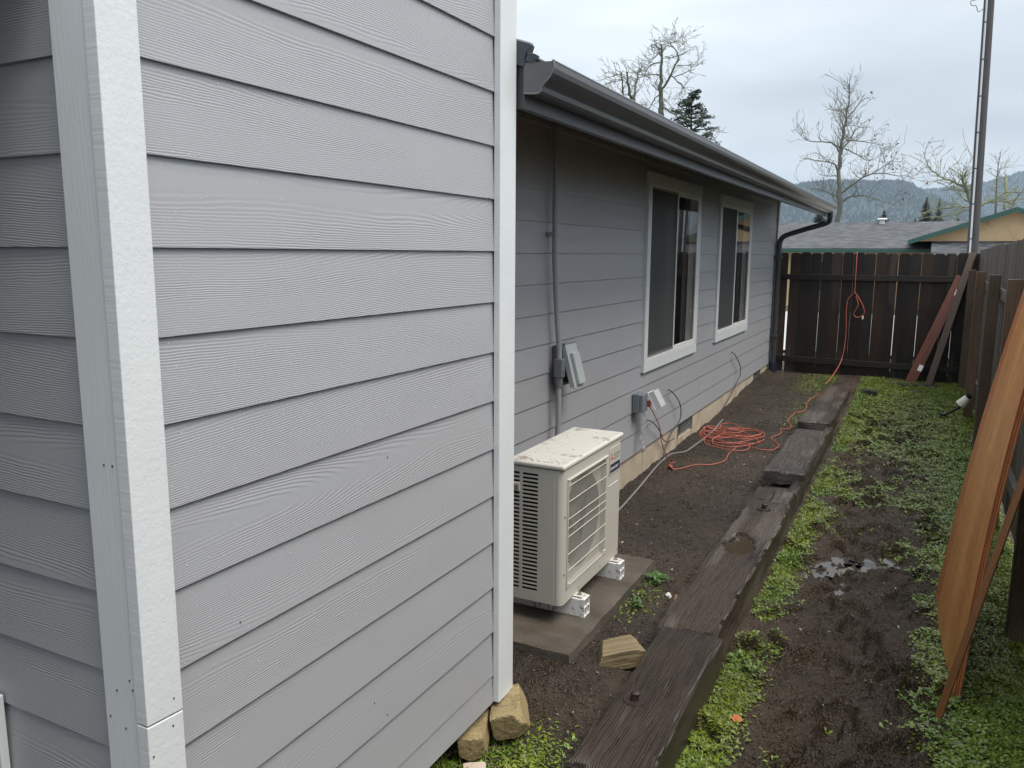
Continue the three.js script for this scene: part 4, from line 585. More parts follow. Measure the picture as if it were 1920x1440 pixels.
{ // fallen garden spotlight
  const t = thing('garden_spotlight', 'small garden spotlight with a cream shade tipped against the fence', 'spotlight', [0.36, 0.03, -10.0], 0);
  const bk = M(0.012, 0.012, 0.013, 0.5), wh = M(0.72, 0.69, 0.58, 0.45);
  const h = new THREE.Group(); h.name = 'head'; h.position.set(0.12, 0.2, 0.05); h.rotation.set(0.5, 0.3, -0.6); t.add(h);
  mesh('shade', new THREE.LatheGeometry([[0.0, 0.06], [0.035, 0.06], [0.055, -0.05], [0.058, -0.055], [0.05, -0.052], [0.03, 0.05]].map((p) => new THREE.Vector2(...p)), 24), wh, h); mesh('cap', new THREE.CylinderGeometry(0.03, 0.034, 0.035, 16).translate(0, 0.075, 0), bk, h);
  mesh('stake', tube([[0.12, 0.16, 0.05], [0.07, 0.11, 0.03], [0.0, 0.055, 0], [-0.06, 0.02, -0.01]], 0.013, 8, 24), bk, t); mesh('base', mg([new THREE.SphereGeometry(0.03, 10, 8).scale(1.4, 0.7, 1).translate(-0.06, 0.025, 0), cyl([-0.06, 0.02, -0.01], [-0.12, -0.01, 0.03], 0.008, 0.003, 6)]), bk, t);
}
// ---------------------------------------------------------------- loose stones, blocks and litter
function rock(seed, sx, sy, sz, det = 4, soft = 0.03) { // a lump bounded by random planes, as split stone is
  const g = new THREE.IcosahedronGeometry(1, det * 3), p = g.attributes.position, rd = rng(seed * 77 + 5), pl = [[1, 0, 0, 1], [-1, 0, 0, 1], [0, 1, 0, 1], [0, -1, 0, 1], [0, 0, 1, 1], [0, 0, -1, 1]].map((q) => { const v = new THREE.Vector3(q[0], q[1], q[2]).add(new THREE.Vector3(rd() - 0.5, rd() - 0.5, rd() - 0.5).multiplyScalar(0.45)).normalize(); return [v, 0.85 + 0.25 * rd()]; });
  for (let k = 0; k < 7; k++) pl.push([new THREE.Vector3(rd() - 0.5, rd() - 0.5, rd() - 0.5).normalize(), 1.12 + 0.25 * rd()]);
  const d = new THREE.Vector3();
  for (let i = 0; i < p.count; i++) { d.set(p.getX(i), p.getY(i), p.getZ(i)); let s = 0; for (const [n, k] of pl) { const c = d.dot(n) / k; if (c > 0) s += Math.pow(c, 60); } const r = Math.pow(s, -1 / 60) * (1 + 0.07 * (fbm(d.x * 3 + seed, d.y * 3 + d.z * 2.4, seed, 4) - 0.5)); p.setXYZ(i, d.x * r * sx, d.y * r * sy, d.z * r * sz); }
  g.computeVertexNormals(); return uvm(g, 'x', seed);
}
const stoneM = M(1, 1, 1, 0.75, { map: rep(tex(256, 256, (i, j) => { const n = fbm(i / 40, j / 40, 261, 4), m = fbm(i / 8, j / 8, 263, 3), k = clamp(n * 1.3 - 0.2); const d = sst(0.55, 0.7, m) * 0.3; return [lerp(0.22, 0.47, k) * (1 - d), lerp(0.155, 0.37, k) * (1 - d), lerp(0.075, 0.185, k) * (1 - d)]; }, true, MIR, MIR), 4, 4), bumpMap: rep(fineBump.clone(), 6, 6), bumpScale: 0.006 });
{ const s1 = mesh('stone_block', rock(4, 0.062, 0.07, 0.085), stoneM); s1.position.set(-1.315, 0.022, -2.56); s1.rotation.set(0.1, 0.35, 0.08); tag(s1, 'rounded tan stone block beneath the white corner trim', 'stone', 'stones under the wall corner'); const s2 = mesh('stone_block', rock(9, 0.06, 0.058, 0.11), stoneM); s2.position.set(-1.405, 0.0, -2.42); s2.rotation.set(0, 0.5, 0); tag(s2, 'squared tan stone block tucked under the siding', 'stone', 'stones under the wall corner'); }
{ const w = wood(271, [0.11, 0.075, 0.035], [0.25, 0.2, 0.115], 0.03, { stain: 0.9, stainC: [0.045, 0.04, 0.034], V: 0.35, L: 0.6 }); const g = rock(12, 0.112, 0.047, 0.055); const m = mesh('wood_block', g, M(1, 1, 1, 0.7, { ...w, bumpScale: 0.004 })); m.position.set(-1.085, 0.03, -3.2); m.rotation.set(0.06, 0.72, 0.02); tag(m, 'mouldy split wood block between pad and sleeper', 'wood block'); const c = mesh('wood_offcut', rbx(-0.02, 0.02, -0.008, 0.01, -0.13, 0.13, 0.004), M(0.2, 0.11, 0.045, 0.7)); c.position.set(-1.0, 0.03, -3.78); c.rotation.set(0.05, 0.12, -0.3); tag(c, 'orange tan wood offcut lying against the sleeper', 'wood offcut'); }
{ const g = rock(23, 0.042, 0.006, 0.02, 3), m = mesh('paint_scrap', g, M(0.5, 0.42, 0.33, 0.7)); m.position.set(-1.32, -0.045, -2.3); m.rotation.set(0.1, 0.4, 0.15); tag(m, 'cream coloured scrap beside the stone blocks', 'scrap'); }
const leafG = (() => { const s = new THREE.Shape(); s.moveTo(0, -0.02); s.bezierCurveTo(0.02, -0.012, 0.022, 0.006, 0.014, 0.016); s.lineTo(0.004, 0.012); s.lineTo(0, 0.026); s.lineTo(-0.008, 0.012); s.bezierCurveTo(-0.02, 0.01, -0.02, -0.01, 0, -0.02); const g = new THREE.ExtrudeGeometry(s, { depth: 0.0012, bevelEnabled: false }); g.rotateX(-Math.PI / 2); const p = g.attributes.position; for (let i = 0; i < p.count; i++) p.setY(i, p.getY(i) + 0.25 * Math.abs(p.getX(i)) + 6 * p.getZ(i) ** 2); g.computeVertexNormals(); return g; })();
for (const [x, z, c, label, s] of [[-0.535, -3.04, [0.45, 0.13, 0.03], 'bright orange fallen leaf beside the near sleeper', 1.15], [-0.24, -2.85, [0.42, 0.13, 0.03], 'orange fallen leaf out on the bare mud', 1.1], [-1.22, -2.2, [0.5, 0.34, 0.07], 'yellow fallen leaf in the grass below the siding', 1.2]]) { const m = mesh('fallen_leaf', leafG, M(...c, 0.5)); m.scale.setScalar(s); m.position.set(x, groundH(x, z) + 0.016, z); m.rotation.set(0.15, x * 9, 0.1); tag(m, label, 'leaf', 'fallen leaves'); }
{ const m = mesh('bottle_cap', new THREE.CylinderGeometry(0.013, 0.014, 0.02, 14), M(0.78, 0.77, 0.74, 0.4)); m.position.set(-1.09, groundH(-1.09, -3.98) + 0.009, -3.98); m.rotation.set(0.4, 0, 0.3); tag(m, 'small white plastic cap on the soil near the pad', 'cap'); }
{ const m = mesh('dark_clod', rock(31, 0.09, 0.05, 0.1, 3), M(0.02, 0.018, 0.016, 0.9)); m.position.set(-0.52, 0.06, -11.05); tag(m, 'dark lump of soil in the grass beyond the sleepers', 'clod', 'dark lumps by the back fence'); const b = mesh('dark_clod', rock(33, 0.24, 0.04, 0.11, 3), M(0.018, 0.016, 0.015, 0.9)); b.position.set(0.0, 0.07, -11.85); tag(b, 'flat dark heap at the foot of the leaning boards', 'clod', 'dark lumps by the back fence'); }
// ---------------------------------------------------------------- beyond the fence: neighbour's house, pole, trees
{
  const t = thing('neighbor_house', 'tan neighbouring house with grey shingle roof and green fascia', 'house', [0, 0, 0]);
  const shingle = tex(1024, 1024, (i, j) => { const x = i / 1024 * 6, y = j / 1024 * 6, rowI = Math.floor(y / 0.14), xo = x + (rowI % 2) * 0.15 + 0.1 * h2(rowI, 3, 5), tabI = Math.floor(xo / 0.3), fy = y / 0.14 - rowI; const n = h2(tabI, rowI, 7); let v = 0.4 + 0.95 * n + 0.35 * (fbm(x * 1.2, y * 1.2, 281, 3) - 0.5) + 0.3 * (vn(x * 90, y * 90, 283) - 0.5); v *= fy < 0.14 ? 0.6 : 1; return [0.058 * v, 0.062 * v, 0.069 * v]; }, true);
  shingle.repeat.set(1 / 6, 1 / 6);
  const roofM = M(1, 1, 1, 0.8, { map: shingle }), tanM = M(1, 1, 1, 0.9, { map: rep(concreteMap(287, [0.60, 0.43, 0.25], 0.12), 0.3, 0.3) }), greenM = M(0.02, 0.078, 0.064, 0.5), whiteM = M(0.7, 0.7, 0.68, 0.5);
  const slab = (pts, th, mat, name, par = t) => { // sloping sheet from four corners (front left, front right, back right, back left), with thickness
    const g = new THREE.BufferGeometry(), P = [...pts, ...pts.map((p) => [p[0], p[1] - th, p[2]])], f = [[0, 1, 2, 3], [7, 6, 5, 4], [0, 4, 5, 1], [1, 5, 6, 2], [2, 6, 7, 3], [3, 7, 4, 0]], pos = [], uv = [];
    for (const q of f) for (const k of [0, 1, 2, 0, 2, 3]) { const v = P[q[k]]; pos.push(...v); uv.push(v[0], -v[2] * 1.03 + v[1] * 0.1); }
    g.setAttribute('position', new THREE.Float32BufferAttribute(pos, 3)); g.setAttribute('uv', new THREE.Float32BufferAttribute(uv, 2)); g.computeVertexNormals(); return mesh(name, g, mat, par); };
  mesh('wall', bx(-16, 0.2, -1.2, 2.02, -49.5, -38.6), tanM, t); mesh('wall', bx(0.25, 9, -1.2, 1.72, -49.5, -35.6), tanM, t);
  const mr = slab([[-16.6, 2.1, -38], [7.4, 2.1, -38], [7.4, 3.42, -44], [-16.6, 3.42, -44]], 0.12, roofM, 'roof'); slab([[-16.6, 3.42, -44.001], [7.4, 3.42, -44.001], [7.4, 2.1, -50.2], [-16.6, 2.1, -50.2]], 0.12, roofM, 'roof');
  mesh('fascia', rbx(-16.6, 0.1, 1.92, 2.07, -37.99, -37.94, 0.01), greenM, t);
  slab([[0.1, 1.72, -34.9], [9.3, 1.72, -34.9], [9.3, 2.44, -37.2], [0.1, 2.44, -37.2]], 0.1, roofM, 'lower_roof'); mesh('fascia', rbx(0.1, 9.3, 1.55, 1.71, -34.89, -34.85, 0.01), greenM, t);
  { const s = new THREE.Shape(); s.moveTo(-0.35, 2.38); s.lineTo(6.15, 2.38); s.lineTo(6.15, 2.47); s.lineTo(2.9, 3.55); s.lineTo(-0.35, 2.47); const g = new THREE.ExtrudeGeometry(s, { depth: 0.15, bevelEnabled: false }); g.translate(0, 0, -37.15); mesh('gable_wall', g, tanM, t); }
  slab([[-0.75, 2.42, -36.6], [2.9, 3.66, -36.6], [2.9, 3.66, -44.5], [-0.75, 2.42, -44.5]], 0.1, roofM, 'gable_roof'); slab([[2.9, 3.66, -36.601], [6.55, 2.42, -36.601], [6.55, 2.42, -44.5], [2.9, 3.66, -44.5]], 0.1, roofM, 'gable_roof');
  for (const [x0, y0, x1, y1] of [[-0.76, 2.405, 2.9, 3.645], [2.9, 3.645, 6.56, 2.405]]) slab([[x0, y0, -36.55], [x1, y1, -36.55], [x1, y1, -36.6], [x0, y0, -36.6]], 0.17, greenM, 'barge_board');
  mesh('roof_vent', mg([new THREE.CylinderGeometry(0.12, 0.12, 0.22, 12).translate(-2.1, 3.42, -43.6), new THREE.CylinderGeometry(0.2, 0.24, 0.06, 14).translate(-2.1, 3.56, -43.6)]), whiteM, t);
  for (const x of [-12.5, -9.0, -5.2]) { const w = mesh('window', bx(x, x + 1.4, 0.2, 1.5, -38.6, -38.57), M(0.03, 0.035, 0.04, 0.1), t); mesh('window_frame', mg([rbx(x - 0.08, x + 1.48, 1.5, 1.58, -38.6, -38.55, 0.01), rbx(x - 0.08, x + 1.48, 0.12, 0.2, -38.6, -38.55, 0.01), rbx(x - 0.08, x, 0.2, 1.5, -38.6, -38.55, 0.01), rbx(x + 1.4, x + 1.48, 0.2, 1.5, -38.6, -38.55, 0.01)]), whiteM, w); }
}
{
  const t = thing('utility_pole', 'dark wooden utility pole with a pale cable guard strip', 'utility pole', [0.78, -0.5, -17]);
  const pw = FM(wood(291, [0.036, 0.034, 0.038], [0.095, 0.09, 0.098], 0.02, {}), 1, 1, 1, 0.75);
  const g = new THREE.CylinderGeometry(0.075, 0.1, 10, 18, 12); g.translate(0, 5, 0); uvm(g, 'y'); const pole = mesh('shaft', g, pw, t);
  mesh('cable_guard', mg([cyl([-0.045, 0.3, 0.098], [-0.036, 9.2, 0.073], 0.016, 0.016, 10)]), M(0.62, 0.64, 0.66, 0.35), t);
  for (let y = 2.6; y < 9; y += 0.62) mesh('strap', rbx(-0.066, -0.022, y, y + 0.018, 0.07, 0.118 - 0.0028 * y, 0.003), M(0.02, 0.02, 0.02, 0.6), t);
  mesh('loose_wire', tube([[-0.08, 6.55, 0.1], [-0.16, 6.5, 0.14], [-0.2, 6.6, 0.16], [-0.27, 6.62, 0.15], [-0.28, 6.7, 0.12], [-0.2, 6.72, 0.1], [-0.12, 6.8, 0.1]], 0.006, 6, 40), M(0.05, 0.05, 0.055, 0.5), t);
  t.rotation.z = 0.026;
}
function limbs(store, P, seg) { // tapered, jointed limb along P = [[x,y,z,r]...]
  let base = store.pos.length / 3; const n = P.length;
  for (let i = 0; i < n; i++) { const a = P[Math.max(0, i - 1)], b = P[Math.min(n - 1, i + 1)], d = new THREE.Vector3(b[0] - a[0], b[1] - a[1], b[2] - a[2]).normalize(); const u = new THREE.Vector3(d.y, -d.x, 0.31).cross(d).normalize(), v = new THREE.Vector3().crossVectors(d, u); for (let k = 0; k < seg; k++) { const th = k / seg * 6.2832, c = Math.cos(th), s = Math.sin(th), r = P[i][3]; store.pos.push(P[i][0] + (u.x * c + v.x * s) * r, P[i][1] + (u.y * c + v.y * s) * r, P[i][2] + (u.z * c + v.z * s) * r); } }
  for (let i = 0; i < n - 1; i++) for (let k = 0; k < seg; k++) { const a = base + i * seg + k, b = base + i * seg + (k + 1) % seg; store.idx.push(a, b, a + seg, b, b + seg, a + seg); }
}
const limbGeo = (s) => { const g = new THREE.BufferGeometry(); g.setAttribute('position', new THREE.Float32BufferAttribute(s.pos, 3)); g.setIndex(s.idx); g.computeVertexNormals(); return g; };
function bareTree(name, label, data, o) {
  const rnd = rng(o.seed), t = thing(name, label, 'tree', [data[0][0][0], data[0][0][1], data[0][0][2]], 0, 'bare winter trees'); const O = data[0][0];
  const rel = (P) => P.map((p) => [p[0] - O[0], p[1] - O[1], p[2] - O[2], p[3]]);
  const tr = { pos: [], idx: [] }, br = { pos: [], idx: [] }, mo = [];
  const rough = (P) => { const out = []; for (let i = 0; i < P.length - 1; i++) { const n = 3; for (let k = 0; k < n; k++) { const f = k / n, j = i || k ? P[i][3] * 0.9 + 0.015 : 0; out.push([0, 1, 2, 3].map((q) => lerp(P[i][q], P[i + 1][q], f) + (q < 3 ? (rnd() - 0.5) * j : 0))); } } out.push(P[P.length - 1]); return out; };
  limbs(tr, rough(rel(data[0])), 8);
  const twig = (p, dir, len, r, depth) => { const n = 4, P = [[...p, r]]; let d = dir.clone(), q = new THREE.Vector3(...p); for (let i = 1; i <= n; i++) { d.add(new THREE.Vector3(rnd() - 0.5, (rnd() - 0.5) + o.bend, rnd() - 0.5).multiplyScalar(0.55)).normalize(); q = q.clone().addScaledVector(d, len / n); P.push([q.x, q.y, q.z, Math.max(o.tip, r * (1 - i / n))]); if (depth > 0 && rnd() < o.fork) twig([q.x, q.y, q.z], d.clone().add(new THREE.Vector3(rnd() - 0.5, rnd() - 0.4, rnd() - 0.5).multiplyScalar(1.7)).normalize(), len * (0.4 + 0.3 * rnd()), Math.max(o.tip, r * 0.6), depth - 1); } limbs(br, P, 4); if (o.moss && rnd() < o.moss) mo.push([q.x, q.y, q.z]); if (o.leaf && rnd() < o.leaf && q.x > o.leafX) mo.push([q.x, q.y, q.z]); };
  data.forEach((Q, i) => { const P = rough(rel(Q)); if (i) limbs(br, P, 6); const n = Math.round(o.twigs * (i ? 1 : 1.4) * (P.length / 15)); for (let k = 0; k < n; k++) { const f = (i ? 0.12 : o.low) + (1 - (i ? 0.12 : o.low)) * rnd(), j = Math.min(P.length - 2, Math.floor(f * (P.length - 1))), p = P[j], e = P[j + 1], d = new THREE.Vector3(e[0] - p[0], e[1] - p[1], e[2] - p[2]).normalize().multiplyScalar(0.5).add(new THREE.Vector3((rnd() - 0.5) * 2, (rnd() - 0.35) * 1.4 + o.bend, (rnd() - 0.5) * 2)).normalize(); twig(p.slice(0, 3), d, o.len * (0.35 + rnd()), Math.min(p[3] * 0.55, o.tr), o.depth); if (o.moss && rnd() < o.moss * 1.5) mo.push(p.slice(0, 3)); } });
  mesh('trunk', limbGeo(tr), o.bark, t); mesh('branches', limbGeo(br), o.bark2 ?? o.bark, t);
  if (mo.length) { const pos = []; for (const p of mo) for (let k = 0; k < (o.leaf ? 3 : 5); k++) { const s = o.clump * (0.4 + rnd()), c = [0, 1, 2].map((q) => p[q] + (rnd() - 0.5) * o.clump * 2.2); for (let v = 0; v < 3; v++) pos.push(c[0] + (rnd() - 0.5) * s * 2, c[1] + (rnd() - 0.6) * s * 2, c[2] + (rnd() - 0.5) * s * 2); } const g = new THREE.BufferGeometry(); g.setAttribute('position', new THREE.Float32BufferAttribute(pos, 3)); g.computeVertexNormals(); const m = mesh(o.leaf ? 'withered_leaves' : 'lichen', g, o.mossM, t); m.userData.kind = 'stuff'; }
}
const T1=[[[-10.37,-1,-34,0.26],[-10.37,7.26,-34.0,0.124],[-10.39,7.94,-34.0,0.106],[-10.47,8.51,-34.0,0.089],[-10.51,9.11,-34.0,0.071],[-10.49,9.67,-34.0,0.054],[-10.49,10.1,-34.0,0.036],[-10.5,10.4,-34.0,0.019]],[[-10.47,8.51,-34.0,0.056],[-10.19,8.79,-33.85,0.049],[-9.98,9.04,-33.71,0.043],[-9.78,9.39,-33.56,0.036],[-9.57,9.66,-33.42,0.029],[-9.72,9.96,-33.27,0.023],[-9.89,10.17,-33.13,0.016],[-10.2,10.33,-32.98,0.009]],[[-10.47,8.51,-34.0,0.031],[-10.78,8.73,-34.28,0.025],[-11.04,8.94,-34.55,0.019]],[[-10.06,9.11,-34.0,0.031],[-9.7,8.82,-33.73,0.025],[-9.4,8.59,-33.45,0.019],[-9.22,8.33,-33.18,0.013],[-9.1,8.08,-32.91,0.007]],[[-9.89,9.06,-34.0,0.022],[-9.45,9.03,-33.54,0.017],[-9.08,9.02,-33.08,0.012],[-8.7,8.96,-32.62,0.007]],[[-9.83,9.48,-34.0,0.022],[-9.59,9.54,-34.36,0.016],[-9.26,9.62,-34.73,0.011]],[[-9.78,9.86,-34.0,0.019],[-9.49,9.82,-33.6,0.015],[-9.2,9.8,-33.21,0.012]],[[-10.15,10.39,-34.0,0.019],[-10.08,10.55,-34.47,0.014],[-10.01,10.81,-34.94,0.009],[-9.9,11.14,-35.41,0.004]],[[-9.94,10.43,-34.0,0.012],[-9.81,10.53,-33.64,0.008],[-9.73,10.63,-33.28,0.004]],[[-9.91,10.43,-34.0,0.012],[-9.89,10.52,-34.7,0.008],[-9.87,10.59,-35.41,0.004]],[[-10.46,9.14,-34.0,0.031],[-10.71,9.16,-33.66,0.025],[-10.95,9.05,-33.31,0.019],[-11.12,8.91,-32.97,0.013],[-11.21,8.76,-32.62,0.007]],[[-10.51,9.66,-34.0,0.031],[-10.8,9.7,-34.13,0.026],[-11.13,9.62,-34.27,0.021],[-11.31,9.39,-34.4,0.016],[-11.42,9.09,-34.53,0.011],[-11.57,8.92,-34.66,0.006]],[[-10.53,10.1,-34.0,0.031],[-10.65,9.84,-33.61,0.025],[-10.73,9.57,-33.21,0.019],[-10.73,9.3,-32.82,0.012]],[[-10.34,9.89,-34.0,0.019],[-10.01,9.74,-33.71,0.015],[-9.58,9.72,-33.42,0.012]],[[-11.71,8.1,-34.0,0.074],[-11.71,8.36,-33.69,0.064],[-11.65,8.63,-33.38,0.053],[-11.62,8.91,-33.08,0.042],[-11.56,9.17,-32.77,0.031]],[[-11.64,8.1,-34.0,0.062],[-11.67,8.57,-34.17,0.054],[-11.69,9.01,-34.34,0.047],[-11.65,9.45,-34.51,0.039],[-11.65,9.68,-34.68,0.031]],[[-12.11,8.34,-34.0,0.037],[-12.06,8.66,-33.73,0.033],[-12.0,9.01,-33.47,0.029],[-11.94,9.26,-33.21,0.025]],[[-12.22,9.4,-34.0,0.022],[-12.49,9.29,-33.84,0.017],[-12.81,9.19,-33.67,0.011],[-13.08,9.06,-33.51,0.006]],[[-12.17,9.12,-34.0,0.022],[-12.41,9.04,-33.63,0.017],[-12.6,8.86,-33.25,0.011],[-12.75,8.62,-32.88,0.006]],[[-11.48,9.4,-34.0,0.015],[-11.42,9.24,-33.28,0.011],[-11.34,9.27,-32.57,0.006]],[[-10.47,8.44,-34.0,0.031],[-10.81,8.32,-34.31,0.024],[-11.05,8.15,-34.63,0.017],[-11.29,7.98,-34.94,0.009]],[[-10.32,8.23,-34.0,0.019],[-9.95,7.89,-33.52,0.012],[-9.63,7.63,-33.04,0.006]],[[-11.66,8.13,-34.0,0.031],[-11.44,8.02,-34.25,0.027],[-11.15,7.9,-34.49,0.023],[-10.85,7.67,-34.74,0.019]],[[-10.41,7.9,-34.0,0.043],[-9.98,7.64,-33.77,0.037],[-9.55,7.34,-33.54,0.031],[-8.96,7.14,-33.3,0.025],[-8.38,6.84,-33.07,0.019],[-7.98,6.47,-32.84,0.013],[-7.71,6.11,-32.61,0.007]],[[-12.26,8.42,-34.0,0.025],[-12.64,8.7,-34.28,0.019],[-12.98,8.95,-34.57,0.012]]];
const T2=[[[-5.43,-1.5,-58,0.312],[-5.43,3.76,-58.0,0.192],[-5.46,4.98,-58.0,0.174],[-5.52,5.91,-58.0,0.156],[-5.63,6.93,-58.0,0.138],[-5.61,7.95,-58.0,0.12],[-5.59,8.86,-58.0,0.102],[-5.52,9.76,-58.0,0.084],[-5.4,10.57,-58.0,0.066],[-5.32,11.55,-58.0,0.048],[-5.31,12.35,-58.0,0.03],[-5.36,13.07,-58.0,0.012]],[[-5.59,8.31,-58.0,0.072],[-5.83,8.76,-57.82,0.061],[-6.14,9.03,-57.65,0.051],[-6.74,9.11,-57.47,0.04],[-7.44,9.17,-57.29,0.029],[-7.83,9.33,-57.12,0.019],[-8.06,9.73,-56.94,0.008]],[[-5.6,7.12,-58.0,0.072],[-5.87,7.65,-57.68,0.056],[-6.3,7.82,-57.37,0.04],[-7.07,7.92,-57.05,0.024],[-7.66,8.05,-56.73,0.008]],[[-5.49,8.67,-58.0,0.064],[-5.08,9.33,-58.4,0.05],[-4.89,9.92,-58.8,0.036],[-4.58,10.14,-59.2,0.022],[-3.91,10.15,-59.6,0.008]],[[-5.3,9.21,-58.0,0.048],[-4.53,9.14,-58.19,0.035],[-3.84,8.99,-58.37,0.021],[-3.16,8.84,-58.55,0.008]],[[-5.36,8.66,-58.0,0.048],[-4.66,8.31,-58.4,0.035],[-4.05,7.95,-58.79,0.021],[-3.47,7.97,-59.19,0.008]],[[-5.47,5.82,-58.0,0.08],[-4.83,6.25,-57.87,0.068],[-4.24,6.68,-57.74,0.056],[-3.66,6.96,-57.6,0.044],[-2.81,6.96,-57.47,0.032],[-1.96,6.74,-57.34,0.02],[-1.38,6.71,-57.21,0.008]],[[-5.39,5.26,-58.0,0.072],[-4.78,5.6,-57.81,0.059],[-4.08,5.66,-57.61,0.046],[-3.37,5.45,-57.42,0.034],[-2.49,5.05,-57.23,0.021],[-2.06,4.95,-57.03,0.008]],[[-5.4,10.57,-58.0,0.04],[-4.96,10.93,-57.6,0.029],[-4.54,11.45,-57.21,0.018],[-4.29,11.89,-56.81,0.006]],[[-5.4,10.57,-58.0,0.032],[-5.74,11.12,-58.5,0.023],[-6.33,11.33,-58.99,0.015],[-6.73,11.9,-59.49,0.006]],[[-5.35,11.2,-58.0,0.024],[-5.91,11.13,-58.47,0.018],[-5.83,10.64,-58.95,0.012],[-5.86,10.16,-59.42,0.006]],[[-5.46,4.98,-58.0,0.048],[-5.9,5.57,-58.4,0.036],[-5.93,6.26,-58.79,0.024]],[[-5.59,6.93,-58.0,0.04],[-6.25,6.98,-58.31,0.024],[-6.93,7.17,-58.62,0.008]],[[-5.5,5.54,-58.0,0.048],[-6.27,5.95,-58.27,0.035],[-7.13,6.23,-58.54,0.021],[-7.82,6.32,-58.81,0.008]],[[-6.01,7.96,-58.0,0.024],[-6.23,7.44,-58.26,0.016],[-6.36,6.91,-58.53,0.008]],[[-4.1,6.78,-58.0,0.024],[-4.01,7.4,-58.74,0.016],[-4.18,7.84,-59.48,0.008]],[[-3.68,7.0,-58.0,0.032],[-3.01,7.33,-57.57,0.023],[-2.51,7.63,-57.13,0.014],[-2.18,7.83,-56.7,0.005]]];
const T3=[[[2.45,-1.5,-62,0.26],[2.45,3.9,-62.0,0.16],[2.3,5.12,-62.0,0.136],[2.02,5.97,-62.0,0.112],[1.72,6.53,-62.0,0.088],[1.51,7.1,-62.0,0.064]],[[1.83,6.25,-62.0,0.08],[1.21,6.63,-61.86,0.068],[0.51,6.93,-61.72,0.056],[-0.12,7.31,-61.58,0.044],[-0.41,7.68,-61.44,0.032],[-0.62,8.14,-61.3,0.02],[-0.82,8.6,-61.16,0.008]],[[2.29,5.21,-62.0,0.064],[1.82,5.64,-62.67,0.044],[1.45,6.27,-63.35,0.024]],[[2.27,5.03,-62.0,0.064],[1.42,5.03,-61.64,0.052],[0.58,4.88,-61.28,0.04],[-0.17,4.74,-60.92,0.028],[-0.84,4.46,-60.55,0.016]],[[2.37,4.75,-62.0,0.064],[3.09,5.21,-62.2,0.054],[3.89,5.57,-62.4,0.044],[4.68,5.93,-62.61,0.034],[5.26,5.93,-62.81,0.024]],[[2.33,5.21,-62.0,0.056],[3.34,5.31,-62.49,0.045],[4.35,5.41,-62.99,0.035],[5.36,5.51,-63.48,0.024]],[[-0.12,7.35,-62.0,0.024],[-0.89,7.26,-61.68,0.015],[-1.48,7.06,-61.37,0.006]],[[2.3,5.12,-62.0,0.048],[1.37,4.56,-61.62,0.037],[0.45,4.37,-61.23,0.027],[-0.65,4.28,-60.85,0.016]]];
const T4=[[[3.87,-1.5,-64,0.13],[3.87,4.62,-64.0,0.08],[3.8,5.86,-64.0,0.062],[3.74,7.0,-64.0,0.045],[3.74,7.94,-64.0,0.027],[3.83,8.87,-64.0,0.01]],[[4.35,4.9,-64.0,0.112],[4.32,6.07,-64.44,0.096],[4.29,7.24,-64.89,0.08]],[[4.29,6.04,-64.0,0.056],[4.76,5.96,-63.66,0.04],[5.46,5.96,-63.33,0.024]],[[4.33,5.57,-64.0,0.048],[4.73,5.24,-63.47,0.037],[4.97,5.67,-62.94,0.027],[5.28,6.17,-62.4,0.016]],[[3.79,6.05,-64.0,0.04],[3.46,6.29,-64.49,0.032],[3.31,6.42,-64.97,0.024]],[[3.78,7.56,-64.0,0.02],[4.26,7.68,-64.48,0.012],[4.85,7.93,-64.95,0.005]],[[4.65,4.8,-64.0,0.064],[4.71,5.29,-64.3,0.052],[4.86,5.68,-64.61,0.04]]];
const barkA = M(0.10, 0.105, 0.085, 0.9), barkLichen = M(0.17, 0.19, 0.13, 0.9), barkGrey = M(0.13, 0.135, 0.115, 0.9), barkPale = M(0.22, 0.235, 0.15, 0.9), lichenM = M(0.2, 0.215, 0.16, 0.95, { side: THREE.DoubleSide }), lichenY = M(0.25, 0.27, 0.16, 0.95, { side: THREE.DoubleSide }), deadLeaf = M(0.13, 0.04, 0.035, 0.9, { side: THREE.DoubleSide });
bareTree('broken_tree', 'storm broken lichen covered tree rising over the gutter', T1, { seed: 401, low: 0.75, twigs: 13, len: 0.6, tr: 0.02, tip: 0.006, depth: 2, fork: 0.4, bend: 0.0, bark: barkA, bark2: M(0.14, 0.15, 0.11, 0.9), moss: 0.3, mossM: lichenM, clump: 0.028 });
bareTree('bare_tree', 'tall bare tree with a few withered red leaves behind the grey roof', T2, { seed: 403, low: 0.42, twigs: 16, len: 1.1, tr: 0.03, tip: 0.008, depth: 2, fork: 0.45, bend: 0.14, bark: barkGrey, bark2: M(0.16, 0.165, 0.13, 0.9), leaf: 0.16, leafX: 1.2, mossM: deadLeaf, clump: 0.09 });
bareTree('broken_tree', 'snapped pale green limbed tree beside the utility pole', T3, { seed: 405, low: 0.5, twigs: 20, len: 1.3, tr: 0.04, tip: 0.010, depth: 2, fork: 0.4, bend: 0.05, bark: barkLichen, bark2: barkPale, moss: 0.16, mossM: lichenY, clump: 0.05 });
bareTree('broken_tree', 'splintered thin trunks above the tan gable', T4, { seed: 407, low: 0.5, twigs: 9, len: 0.9, tr: 0.03, tip: 0.009, depth: 1, fork: 0.4, bend: 0.08, bark: M(0.16, 0.15, 0.11, 0.9), bark2: barkPale, moss: 0.15, mossM: lichenY, clump: 0.05 });
